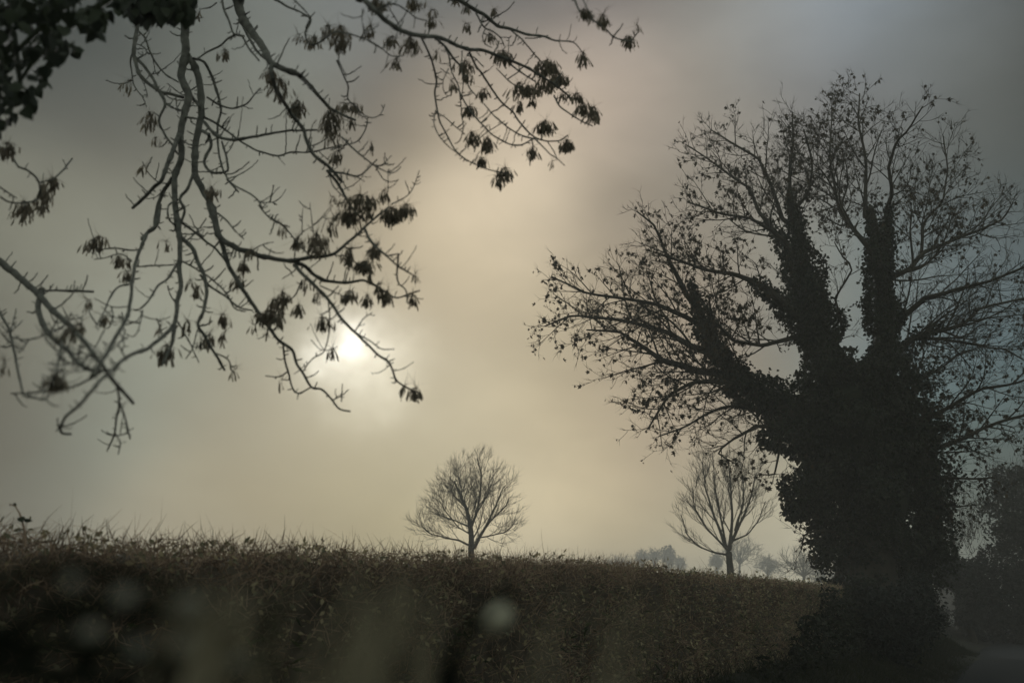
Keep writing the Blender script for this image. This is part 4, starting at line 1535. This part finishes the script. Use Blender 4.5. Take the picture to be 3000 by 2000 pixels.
a_(ZB, [(430, 860), (500, 930), (560, 980), (640, 1040), (720, 1080), (770, 1075), (800, 1045)], 14, 7)
a_(ZB, [(640, 1040), (690, 1120), (735, 1140), (785, 1128)], 9, 6)
a_(ZB, [(650, 1045), (700, 1020), (740, 975)], 7, 5)
a_(ZB, [(340, 1070), (440, 1085), (530, 1102), (590, 1060), (650, 1000)], 20, 10)
a_(ZB, [(520, 1105), (575, 1135)], 10, 4)
a_(ZB, [(340, 1070), (400, 1140), (440, 1210), (500, 1310), (570, 1380)], 22, 16)
a_(ZB, [(350, 1090), (380, 1170), (440, 1230)], 8, 8)
a_(ZB, [(630, 70), (740, 25), (830, 60), (890, 110), (960, 130)], 14, 9)
a_(ZB, [(720, 40), (770, 120), (800, 180)], 10, 9)
a_(ZB, [(180, 100), (230, 110), (200, 200), (230, 280), (300, 260), (400, 200), (560, 240), (660, 290), (740, 350), (820, 350)], 14, 8)
a_(ZB, [(560, 60), (560, 150), (600, 250), (700, 320)], 9, 7)
a_(ZB, [(1260, 950), (1300, 860), (1450, 760)], 9, 6)
a_(ZB, [(720, 1200), (720, 1060)], 7, 5)
a_(ZB, [(740, 1280), (820, 1240), (870, 1190), (918, 1070)], 10, 5)
a_(ZB, [(180, 1470), (185, 1300)], 7, 5)
a_(ZB, [(255, 1470), (230, 1270)], 7, 5)
a_(ZB, [(300, 1460), (335, 1350)], 6, 4)
a_(ZB, [(340, 1450), (395, 1370), (415, 1290)], 6, 4)
# region C
a_(ZC, [(925, 0), (950, 130), (955, 240), (950, 350), (960, 430), (940, 520), (930, 620), (880, 680), (780, 760), (680, 800), (600, 870), (540, 920), (480, 990), (420, 1060), (350, 1120), (320, 1180), (328, 1210), (375, 1212)], 30, 14, off=-.1)
a_(ZC, [(1108, -10), (1140, 90), (1165, 170), (1240, 220), (1320, 250), (1420, 280), (1540, 295), (1640, 280), (1760, 262), (1860, 185), (1930, 120), (2000, 60), (2060, 10)], 38, 10)
a_(ZC, [(1165, 170), (1190, 260), (1220, 340), (1270, 420), (1320, 500), (1370, 570), (1420, 640), (1480, 720), (1550, 770), (1570, 840), (1610, 900), (1650, 965), (1700, 975), (1750, 1020), (1800, 1080), (1855, 1093)], 28, 9)
a_(ZC, [(970, 100), (1040, 150), (1100, 200), (1150, 240), (1220, 330)], 15, 12)
a_(ZC, [(955, 170), (1020, 230), (1045, 300), (1080, 370), (1095, 450), (1080, 560), (1050, 640), (1090, 700), (1120, 760), (1160, 820), (1190, 875)], 26, 13)
a_(ZC, [(1130, 780), (1210, 820), (1222, 870), (1245, 890)], 9, 7)
a_(ZC, [(1060, 370), (1110, 430), (1190, 480), (1260, 540), (1340, 560)], 12, 9)
a_(ZC, [(970, 300), (1040, 340), (1130, 400), (1200, 470), (1240, 545), (1300, 565)], 10, 8)
a_(ZC, [(710, 328), (820, 322), (920, 318)], 9, 9)
a_(ZC, [(940, 310), (890, 390), (835, 430), (790, 505), (735, 555), (710, 555)], 15, 10)
a_(ZC, [(890, 430), (900, 470), (930, 520)], 9, 8)
a_(ZC, [(850, 0), (832, 100), (780, 150), (742, 240), (715, 320), (700, 420), (690, 520), (670, 600), (620, 690), (570, 780), (520, 850), (480, 920)], 18, 22, off=-.3)
a_(ZC, [(832, 105), (850, 130)], 14, 8, twigs=0)
a_(ZC, [(740, 240), (680, 240), (610, 230), (550, 235)], 11, 8)
a_(ZC, [(700, 300), (640, 260), (560, 280), (500, 290)], 8, 6)
a_(ZC, [(690, 420), (620, 440), (580, 500), (555, 560), (515, 630)], 12, 7)
a_(ZC, [(-40, 270), (0, 300), (90, 375), (190, 460), (280, 560), (370, 640), (452, 730), (540, 850), (600, 930), (704, 1048)], 42, 18, off=0)
a_(ZC, [(225, 450), (203, 540), (225, 630), (285, 710), (360, 775), (440, 860), (540, 880)], 34, 18)
a_(ZC, [(225, 455), (350, 455), (492, 460)], 12, 16)
a_(ZC, [(-30, 500), (0, 570), (50, 670), (75, 780), (100, 900), (122, 1005)], 16, 12)
a_(ZC, [(60, 700), (85, 800), (60, 700), (110, 950), (122, 1010)], 8, 7, twigs=0)
a_(ZC, [(50, 700), (130, 715), (190, 705), (240, 685)], 10, 9)
a_(ZC, [(60, 1000), (160, 995), (260, 985), (380, 965), (480, 920), (545, 880)], 9, 13)
a_(ZC, [(122, 1010), (200, 1025), (250, 1020), (290, 920), (310, 820), (330, 720)], 10, 14)
a_(ZC, [(240, 1030), (280, 1060), (310, 1065)], 7, 5)
a_(ZC, [(615, 940), (632, 1040), (618, 1130), (605, 1220), (565, 1305)], 13, 9)
a_(ZC, [(632, 1040), (665, 1140), (690, 1240)], 12, 8)
a_(ZC, [(578, 1212), (615, 1222), (660, 1215), (680, 1205)], 7, 7)
a_(ZC, [(615, 1215), (638, 1260), (628, 1322)], 8, 6)
a_(ZC, [(1550, 295), (1620, 330), (1700, 392), (1830, 412), (1925, 400), (2010, 440), (2090, 490), (2150, 480), (2223, 455)], 24, 7)
a_(ZC, [(1560, 320), (1640, 400), (1740, 500), (1800, 590), (1880, 675), (1960, 750), (2010, 800), (2060, 830), (2090, 910), (2110, 940), (2180, 980), (2215, 992)], 22, 9)
a_(ZC, [(1890, 680), (1960, 720), (2020, 762), (2090, 765)], 9, 6)
a_(ZC, [(2060, 830), (2090, 815)], 9, 5)
a_(ZC, [(1500, 735), (1512, 830), (1530, 890), (1550, 970), (1582, 998), (1650, 965)], 12, 9)
a_(ZC, [(1582, 998), (1575, 1030)], 7, 4)
a_(ZC, [(1528, 880), (1480, 910), (1408, 906)], 9, 6)
a_(ZC, [(1600, 890), (1650, 820), (1720, 770), (1748, 640), (1740, 500)], 7, 8)
a_(ZC, [(1720, 770), (1690, 760), (1650, 715)], 6, 5)
a_(ZC, [(1880, 670), (1930, 600), (1972, 570)], 9, 5)
a_(ZC, [(1930, 120), (1970, 200), (2050, 270), (2110, 325), (2205, 382)], 16, 8)
a_(ZC, [(2110, 260), (2108, 400), (2150, 450), (2160, 520)], 12, 7)
a_(ZC, [(1940, 150), (2030, 260), (2110, 260)], 8, 8)
a_(ZC, [(1370, 0), (1420, 60), (1500, 110), (1560, 180), (1600, 230), (1650, 275)], 9, 8)
a_(ZC, [(930, 600), (965, 660), (1000, 720), (1055, 835)], 10, 6)
a_(ZC, [(925, 640), (915, 720), (880, 800), (860, 850)], 26, 12)
a_(ZC, [(1050, 650), (1020, 760), (985, 815)], 8, 6)
a_(ZC, [(1580, 310), (1560, 350), (1495, 392)], 8, 5)
a_(ZC, [(1600, 400), (1570, 470), (1540, 500), (1500, 520)], 9, 8)
a_(ZC, [(1700, 430), (1790, 470), (1850, 500)], 10, 5)
a_(ZC, [(1810, 1040), (1816, 950)], 8, 5)
a_(ZC, [(1760, 1035), (1800, 1015), (1816, 990)], 8, 6)
a_(ZC, [(305, 1130), (305, 1170), (325, 1190)], 5, 6)
a_(ZC, [(830, 600), (845, 640), (860, 680)], 6, 6)
a_(ZC, [(1760, 262), (1800, 270), (1850, 262)], 8, 6)
a_(ZC, [(1820, 320), (1870, 300), (1960, 340)], 7, 6)
a_(ZC, [(1340, 240), (1390, 210), (1450, 198)], 8, 5)
a_(ZC, [(1010, 180), (1060, 180), (1080, 130)], 7, 5)
# tangle low at the left
for pts in [[(700, 380), (650, 700), (600, 920)], [(860, 300), (760, 480), (700, 600), (850, 650), (1100, 720), (1200, 740)], [(950, 340), (900, 520), (880, 620), (820, 700)],
            [(560, 640), (680, 660), (800, 650), (900, 600), (1040, 550)], [(560, 712), (680, 720), (800, 745), (900, 700)], [(880, 740), (1000, 720), (1100, 740)],
            [(930, 600), (1000, 680), (1050, 700)], [(510, 310), (580, 420), (680, 520)], [(1200, 260), (1080, 480), (960, 620), (860, 720)],
            [(600, 290), (740, 200), (820, 60)], [(580, 290), (660, 140)], [(940, 250), (940, 100)], [(1310, 340), (1200, 560), (1120, 720)], [(1300, 100), (1240, 240), (1110, 190), (1130, 260)],
            [(1450, 200), (1580, 150), (1640, 40), (1560, 320), (1440, 300)], [(1280, 0), (1300, 110), (1270, 200)], [(1400, 60), (1420, 200), (1400, 380), (1180, 560)],
            [(1360, 260), (1420, 400), (1400, 520)], [(380, 870), (440, 920), (510, 940)], [(490, 815), (510, 950)], [(700, 700), (740, 830), (790, 950)],
            [(120, 280), (190, 20)], [(120, 290), (260, 150)], [(0, 190), (100, 290)], [(20, 300), (120, 430)], [(330, 370), (260, 480), (200, 520)]]:
    a_(ZD, pts, 18, 12)

# side spurs: short, upturned, knobbly, often ending in a fat bud
spur = MB()
for (o_, Y, wpx, tw_) in ash_lines:
    if tw_ == 0:
        continue
    seg = np.hypot(*np.diff(o_, axis=0).T)
    Ltot = seg.sum()
    if Ltot < 20:
        continue
    cnt = ash_rng.poisson(Ltot / 26 * tw_)
    for _ in range(cnt):
        j = int(ash_rng.integers(1, len(o_) - 1)) if len(o_) > 3 else 1
        if not (-80 < o_[j, 0] < 3000):
            continue
        tdir = o_[min(j + 1, len(o_) - 1)] - o_[j - 1]
        tdir /= np.hypot(*tdir) + 1e-6
        side = ash_rng.choice([-1, 1])
        nd_ = np.array([-tdir[1], tdir[0]]) * side
        d0 = nd_ * .9 + tdir * .35
        L0 = ash_rng.choice([6, 10, 16, 30, 52, 84], p=[.30, .26, .2, .13, .07, .04]) * ash_rng.uniform(.8, 1.3) + wpx[j] * .5
        m = max(3, int(L0 / 7) + 2)
        u = np.linspace(0, 1, m)
        c = o_[j] + d0 * (L0 * u)[:, None] + np.array([0, -1]) * (L0 * .45 * u * u)[:, None]
        c += ash_rng.normal(size=c.shape) * .9 * (L0 > 14)
        Yc = Y[j] + ash_rng.uniform(-.35, .35) * (L0 / F * Y[j]) / .05 * .05 * u
        dep = ash_rng.uniform(-1, 1) * L0 / F * Y[j]
        Yc = Y[j] + dep * u
        w_ = np.clip(ash_rng.uniform(2.4, 5.0) + wpx[j] * .05, 2.4, 8) * (1 - .35 * u)
        w_[-1] *= 1.15
        if m > 4:
            w_[m // 2] *= 1.35
        spur.tube(at(c[:, 0], c[:, 1], Yc), w_ / 2 / F * Y[j], 5)

ash_tree = empty('ash_tree', (-5.0, 2.6, 0), 'ash tree whose pale hanging boughs droop into view from the left and above', 'tree')
ash_wood.build('branches', M['ash_bark'], ash_tree, smooth=True)
spur.build('twigs', M['ash_bark'], ash_tree, smooth=True)


# bunches of ash keys (centre in photo pixels, width, height, number)
def zk(zf, lst):
    return [((x / zf[0] + zf[1]), (y / zf[0] + zf[2]), w / zf[0], h / zf[0], n) for x, y, w, h, n in lst]


KEYS = zk(ZB, [(420, 270, 110, 220, 90), (340, 220, 110, 130, 26), (250, 290, 90, 130, 34), (165, 260, 60, 90, 8), (360, 820, 110, 230, 110), (150, 700, 90, 120, 40),
               (880, 50, 130, 120, 44), (1000, 100, 60, 60, 10), (855, 310, 90, 120, 28), (770, 420, 50, 100, 22), (740, 280, 90, 90, 26), (650, 50, 90, 90, 50), (610, 220, 60, 90, 18),
               (990, 165, 40, 80, 14), (1035, 370, 50, 90, 8), (1215, 190, 80, 90, 16), (1150, 20, 80, 90, 24), (1210, 70, 60, 70, 18), (1385, 100, 40, 90, 14), (1360, 260, 60, 90, 18), (1435, 380, 110, 140, 60), (1200, 440, 90, 90, 26), (1215, 500, 70, 90, 26),
               (1120, 560, 80, 130, 12), (1320, 610, 90, 130, 34), (1230, 715, 80, 90, 44), (1720, 450, 130, 120, 90), (1690, 560, 150, 160, 80), (1790, 520, 90, 110, 60), (1600, 590, 90, 110, 34), (1550, 590, 70, 110, 24),
               (1550, 690, 40, 80, 22), (1630, 660, 40, 100, 16), (1830, 620, 60, 60, 16), (1905, 630, 60, 70, 24), (1945, 700, 60, 110, 40), (2010, 740, 70, 140, 50), (1700, 820, 110, 120, 60), (1630, 980, 50, 90, 24),
               (1840, 930, 70, 110, 38), (1745, 1050, 20, 50, 3), (1250, 890, 90, 130, 40), (1340, 930, 70, 140, 34), (1305, 1030, 60, 70, 22), (1450, 1110, 70, 90, 24), (1410, 1150, 50, 70, 14),
               (1940, 400, 60, 130, 22), (2230, 285, 80, 120, 50), (2285, 205, 30, 70, 6), (1950, 110, 90, 110, 34), (2060, 160, 70, 120, 26), (450, 690, 100, 70, 24), (510, 700, 60, 70, 14), (490, 790, 50, 70, 10), (400, 1000, 60, 100, 14), (615, 940, 50, 80, 9),
               (610, 1290, 80, 90, 30), (540, 1290, 130, 110, 80), (480, 1380, 130, 110, 90), (600, 1350, 60, 90, 18), (740, 1370, 110, 140, 90), (830, 1340, 110, 110, 40), (700, 1240, 30, 70, 10), (375, 1270, 40, 80, 8)]) \
    + zk(ZA, [(1830, 620, 110, 170, 40), (1770, 520, 90, 160, 36), (1940, 750, 90, 100, 40), (1480, 380, 80, 100, 22), (850, 590, 70, 90, 10), (990, 820, 100, 140, 26), (1030, 950, 60, 70, 6), (945, 1130, 40, 80, 6), (1390, 1290, 70, 90, 22), (1300, 120, 40, 70, 8),
              (60, 1010, 130, 150, 50), (165, 1410, 110, 140, 44), (290, 1330, 70, 200, 36), (350, 1230, 90, 120, 34), (1110, 110, 60, 90, 8), (2200, 1070, 60, 80, 10)]) \
    + zk(ZC, [(520, 220, 70, 90, 40), (490, 240, 70, 90, 14), (630, 310, 60, 80, 24), (680, 320, 50, 80, 12), (665, 390, 50, 60, 14), (1290, 340, 50, 90, 20), (1265, 430, 50, 90, 18), (1330, 270, 40, 60, 10), (1500, 150, 50, 70, 8), (1580, 220, 50, 90, 24),
              (1680, 230, 100, 150, 100), (1755, 150, 70, 90, 18), (1850, 290, 80, 160, 60), (1930, 340, 120, 90, 90), (1985, 270, 70, 90, 24), (1960, 400, 40, 60, 6), (2050, 500, 80, 100, 56), (2010, 460, 60, 110, 18), (2185, 520, 50, 110, 24), (2205, 400, 30, 80, 6),
              (1620, 440, 60, 70, 12), (1680, 500, 60, 60, 12), (1580, 570, 60, 90, 34), (1500, 510, 90, 100, 50), (1460, 560, 80, 100, 40), (1420, 610, 110, 90, 50), (1480, 630, 40, 90, 14), (1350, 670, 50, 60, 4), (1415, 690, 30, 50, 3),
              (1850, 500, 90, 100, 40), (1950, 520, 80, 90, 34), (1720, 640, 90, 80, 24), (1760, 800, 50, 80, 16), (2200, 1010, 60, 70, 22), (2145, 990, 20, 50, 4), (1180, 620, 70, 80, 30), (1110, 730, 60, 90, 28), (1065, 750, 50, 70, 10), (1185, 720, 40, 70, 8), (1240, 910, 20, 60, 6),
              (880, 810, 90, 140, 50), (990, 660, 40, 80, 10), (1045, 480, 50, 120, 24), (1010, 440, 40, 60, 6), (555, 620, 40, 60, 10), (350, 720, 110, 160, 40), (300, 960, 120, 110, 40), (420, 680, 100, 90, 26), (30, 880, 40, 90, 6), (470, 540, 40, 60, 6), (850, 680, 50, 70, 6), (890, 230, 60, 50, 6), (1490, 960, 30, 40, 3)])
print('bunches', len(KEYS))
kr = np.random.default_rng(17)
order = sorted(KEYS, key=lambda q: -q[4])
rest = MB()
for bi_, (cx, cy, bw, bh, n) in enumerate(order):
    sc_k = kr.uniform(.62, 1.12)
    bw, bh, n = bw * sc_k, bh * sc_k, n * sc_k * kr.uniform(.7, 1.3)
    n = int(n * 1.75)
    mb = MB() if bi_ < 98 else rest
    Y0 = float(ash_depth(cx, cy)) + kr.uniform(-.12, .12)
    kl = kr.uniform(24, 42, n) * 1.05                       # key length in photo pixels at this distance
    uy = kr.beta(1.2, 1.5, n)
    prof = .35 + .65 * np.sin(np.pi * np.clip(uy * .85 + .12, 0, 1))
    ux = kr.normal(size=n) * .33 * prof
    px = cx + ux * bw
    py = cy - bh * .5 - 8 + uy * (bh - 22)
    Yk = Y0 + kr.normal(size=n) * (bw * .27 / F * Y0)
    P = at(px, py, Yk)
    X, Yv, Zv = rand_frames(n, kr, 2.8, np.stack([ux * .7, np.zeros(n), np.zeros(n)], 1))
    mb.stamps(KEY_V, KEY_F, P, X, Yv, Zv, kl / F * Y0)
    # stalks
    hub = at(cx + kr.normal() * 3, cy - bh * .5 - 6, Y0)
    m = min(n, 26)
    dv = P[:m] - hub
    ln = np.linalg.norm(dv, axis=1)
    strands(mb, np.repeat(hub[None], m, 0), unit(dv), ln, np.full(m, .0011), kr.normal(size=m) * .2, kr, seg=3)
    # wiry bare stalks sticking out
    m = 7
    d = unit(kr.normal(size=(m, 3)) + np.array([0, 0, .7]))
    strands(mb, np.repeat(hub[None], m, 0), d, kr.uniform(.02, .06, m), np.full(m, .0009), kr.normal(size=m) * .6, kr, seg=3)
    if bi_ < 98:
        mb.build('key_bunch', M['ash_key'], ash_tree)
rest.build('small_key_bunches', M['ash_key'], ash_tree)['kind'] = 'stuff'

# broad ivy leaves on the ash at the top left corner
iv = MB()
ivst = MB()
n = 1500
poly = [(-150, -120), (370, -120), (345, 20), (300, 45), (290, 95), (245, 100), (240, 140), (190, 165), (150, 190), (130, 270), (95, 300), (60, 330), (20, 350), (-20, 420), (-150, 430)]
px = kr.uniform(-150, 370, n * 3)
py = kr.uniform(-120, 430, n * 3)
m_ = poly_mask(px, py, poly)
k = np.array([noise.noise(Vector((x / 62, y / 62, 2.2))) for x, y in zip(px, py)])
edge = poly_dist(px, py, poly)
inner = np.clip((150 - px - py * .6) / 200, 0, 1)
m_ &= (k > -.12 - inner * .5)
px, py = px[m_][:1150], py[m_][:1150]
P = at(px, py, 2.3 + kr.uniform(-.35, .35, len(px)))
X, Yv, Zv = rand_frames(len(P), kr, 1.5)
iv.stamps(IVY_V, IVY_F, P, X, Yv, Zv, kr.uniform(.02, .042, len(P)))
for pts in ([(400, -60), (300, 10), (190, 90), (90, 190), (20, 300)], [(330, -60), (170, 30), (60, 140), (-60, 260)], [(-60, -60), (40, 100), (60, 250), (-10, 340)], [(200, -60), (110, 60), (-60, 120)]):
    p = np.array(pts, float)
    ivst.tube(at(p[:, 0], p[:, 1], 2.3), np.linspace(.012, .004, len(p)), 6)
# the dark clump at the top above the two boughs
n = 420
px = kr.normal(455, 55, n)
py = kr.normal(-5, 24, n)
k_ = (py < 60) & (px > 340) & (px < 570)
px, py = px[k_], py[k_]
P = at(px, py, 2.9 + kr.uniform(-.2, .2, len(px)))
X, Yv, Zv = rand_frames(len(P), kr, 2.5)
iv.stamps(IVY_V, IVY_F, P, X, Yv, Zv, kr.uniform(.03, .06, len(P)))
ivst.tube(at(np.array([560, 460, 400]), np.array([-70, -10, -40]), 2.95), [.01, .006, .004], 6)
ivst.tube(np.array([(-2.8, 3.8, 6.0), at(600, -300, 3.2), at(560, -70, 2.95)]), [.03, .015, .01], 6)
ivst.tube(np.array([(-3.6, 3.2, 3.1), at(-300, 300, 3.4), at(-60, 120, 2.3)]), [.03, .02, .008], 6)
ivst.tube(np.array([(-2.8, 3.8, 6.0), at(450, -200, 3.6), at(400, -60, 2.3)]), [.03, .02, .012], 6)
iv.build('ivy', M['dark_ivy'], ash_tree)
ivst.build('ivy_stems', M['dark_ivy'], ash_tree)

# ================================================================== out-of-focus bramble, and added light spots and veils, close to the lens
nr = np.random.default_rng(55)


def near_at(fx, fy, Y):
    return at(fx * FQ, fy * FQ, Y)


bram = empty('bramble', (-.12, .42, 0), 'blurred dark leafy bramble spray very close at the lower left corner', 'bramble')
st, lv = MB(), MB()
NY = .40
# arching stems rising from the ground and crossing the lower left corner
arches = [([(-250, 1700), (-60, 1480), (120, 1400), (300, 1385), (430, 1420), (520, 1470)], 3.5), ([(-200, 1650), (0, 1480), (200, 1480), (380, 1530), (560, 1600)], 3.5),
          ([(-100, 1380), (80, 1310), (250, 1310), (400, 1350), (480, 1390)], 2.6), ([(-200, 1600), (0, 1540), (240, 1560), (460, 1620)], 3.5),
          ([(600, 1750), (605, 1560), (620, 1450), (650, 1380)], 3.0), ([(980, 1750), (1010, 1560), (1050, 1480), (1110, 1400), (1180, 1350)], 2.2)]
for pts, r_ in arches:
    p = np.array(pts, float)
    q = np.linspace(0, 1, 20)
    s = np.linspace(0, 1, len(p))
    x, y = np.interp(q, s, p[:, 0]), np.interp(q, s, p[:, 1])
    st.tube(near_at(x, y, NY), np.full(20, r_ / 1000), 6)
for root_x, fx, fy in ((-.35, -250, 1700), (-.3, -200, 1650), (-.02, 600, 1750), (.06, 980, 1750)):
    e = near_at(fx, fy, NY)
    st.tube([(root_x, .5, -.05), ((root_x + e[0]) / 2, .48, .6), tuple(e)], [.004, .0038, .0032], 6)
dark = [(-60, 1530, 90), (20, 1500, 70), (110, 1540, 80), (-40, 1450, 60), (60, 1430, 40), (200, 1560, 70), (300, 1560, 70), (400, 1560, 80), (480, 1500, 60), (330, 1470, 40), (440, 1450, 42), (180, 1420, 34),
        (250, 1350, 26), (360, 1340, 24), (130, 1340, 26), (400, 1400, 30), (300, 1390, 26), (20, 1380, 36), (590, 1560, 66), (600, 1500, 48), (612, 1440, 34), (630, 1390, 24), (1000, 1560, 70), (1035, 1510, 44), (1065, 1470, 38), (1100, 1440, 30),
        (1180, 1345, 26), (1150, 1370, 20), (1060, 1560, 60), (940, 1580, 50), (120, 1470, 46), (500, 1570, 60), (650, 1580, 50), (-60, 1370, 40)]
pos, sz = [], []
for x, y, r_ in dark:
    for _ in range(3):
        pos.append(near_at(x + nr.normal() * r_ * .45, y + nr.normal() * r_ * .45, NY + nr.uniform(.0, .10)))
        sz.append(r_ * FQ / F * NY * nr.uniform(.9, 1.3))
pos = np.array(pos)
X, Yv, Zv = rand_frames(len(pos), nr, .1)
lv.stamps(IVY_V, IVY_F, pos, X, Yv, Zv, np.array(sz))
st.build('stem', M['near_leaf'], bram)
lv.build('leaves', M['near_leaf'], bram)
# pale discs added to imitate blurred spots of light
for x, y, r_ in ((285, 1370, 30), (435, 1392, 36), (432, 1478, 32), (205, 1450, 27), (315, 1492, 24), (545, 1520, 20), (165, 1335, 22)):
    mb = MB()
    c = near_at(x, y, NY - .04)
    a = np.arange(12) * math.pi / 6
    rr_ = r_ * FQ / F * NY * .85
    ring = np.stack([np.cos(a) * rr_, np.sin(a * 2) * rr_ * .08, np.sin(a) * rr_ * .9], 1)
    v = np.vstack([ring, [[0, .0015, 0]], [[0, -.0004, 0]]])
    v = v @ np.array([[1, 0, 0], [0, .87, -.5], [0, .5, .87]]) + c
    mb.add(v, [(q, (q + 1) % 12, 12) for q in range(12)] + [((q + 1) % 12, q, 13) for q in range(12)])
    mb.build('light_spot', M['light_spot_pale'], bram)['label'] = 'pale round disc imitating a light spot'
# pale stems added close to the lens to imitate milky light veils
light_veil = empty('light_veil_stems', (.1, .4, 0), 'added pale stems blurred to imitate veils of light before the lower hedge', 'grass')
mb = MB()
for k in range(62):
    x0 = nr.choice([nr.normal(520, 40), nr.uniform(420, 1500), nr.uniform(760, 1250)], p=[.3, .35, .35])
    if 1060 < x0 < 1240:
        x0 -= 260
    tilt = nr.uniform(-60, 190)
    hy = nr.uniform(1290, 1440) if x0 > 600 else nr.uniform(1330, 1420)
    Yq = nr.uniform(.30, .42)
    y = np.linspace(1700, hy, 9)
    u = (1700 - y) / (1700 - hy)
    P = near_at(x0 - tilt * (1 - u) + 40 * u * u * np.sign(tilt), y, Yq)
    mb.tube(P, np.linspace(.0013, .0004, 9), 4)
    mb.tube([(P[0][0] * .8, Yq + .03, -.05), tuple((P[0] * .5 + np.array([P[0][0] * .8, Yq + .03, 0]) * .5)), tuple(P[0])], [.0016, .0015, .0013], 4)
mb.build('stems', M['light_veil'], light_veil)
# pale disc on a stalk, standing in for a blurred light spot
bokeh_disc = empty('bokeh_stand_in', (.03, .44, 0), 'added pale disc on a dark stalk imitating a blurred light spot before the hedge', 'stand_in')
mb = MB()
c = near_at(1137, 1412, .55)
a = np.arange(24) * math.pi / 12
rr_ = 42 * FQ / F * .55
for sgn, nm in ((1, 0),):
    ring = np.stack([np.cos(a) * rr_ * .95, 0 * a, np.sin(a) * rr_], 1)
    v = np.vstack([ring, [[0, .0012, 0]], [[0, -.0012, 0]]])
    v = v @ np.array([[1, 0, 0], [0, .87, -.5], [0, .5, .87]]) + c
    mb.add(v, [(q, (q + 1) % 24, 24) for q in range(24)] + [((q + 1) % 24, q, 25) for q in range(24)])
mb.build('bokeh_disc', M['bokeh_disc'], bokeh_disc)
mb = MB()
e = c - np.array([0, 0, rr_])
mb.tube([(.03, .44, -.05), (.04, .5, .5), (e[0] - .01, .54, 1.2), tuple(e)], [.002, .0018, .0012, .0007], 6)
mb.build('stalk', M['near_leaf'], bokeh_disc)

# ================================================================== haze
me = bpy.data.meshes.new('haze')
hb = (-425, 425, -425, 425, -1.3, 19)
vs = [(x, y, z) for z in hb[4:] for (x, y) in ((hb[0], hb[2]), (hb[1], hb[2]), (hb[1], hb[3]), (hb[0], hb[3]))]
me.from_pydata(vs, [], [(3, 2, 1, 0), (4, 5, 6, 7), (0, 1, 5, 4), (1, 2, 6, 5), (2, 3, 7, 6), (3, 0, 4, 7)])
hm = bpy.data.materials.new('haze')
hm.use_nodes = True
hn = hm.node_tree
for q in list(hn.nodes):
    if q.type == 'BSDF_PRINCIPLED':
        hn.nodes.remove(q)
pv = hn.nodes.new('ShaderNodeVolumePrincipled')
pv.inputs['Color'].default_value = (.97, .955, .90, 1)
pv.inputs['Density'].default_value = .0027
pv.inputs['Anisotropy'].default_value = .4
hn.links.new(pv.outputs[0], hn.nodes['Material Output'].inputs['Volume'])
me.materials.append(hm)
ho = bpy.data.objects.new('haze', me)
C.objects.link(ho)
tag(ho, 'pale morning mist lying over the field and lane', 'mist', kind='stuff')
print('objects', len(bpy.data.objects))
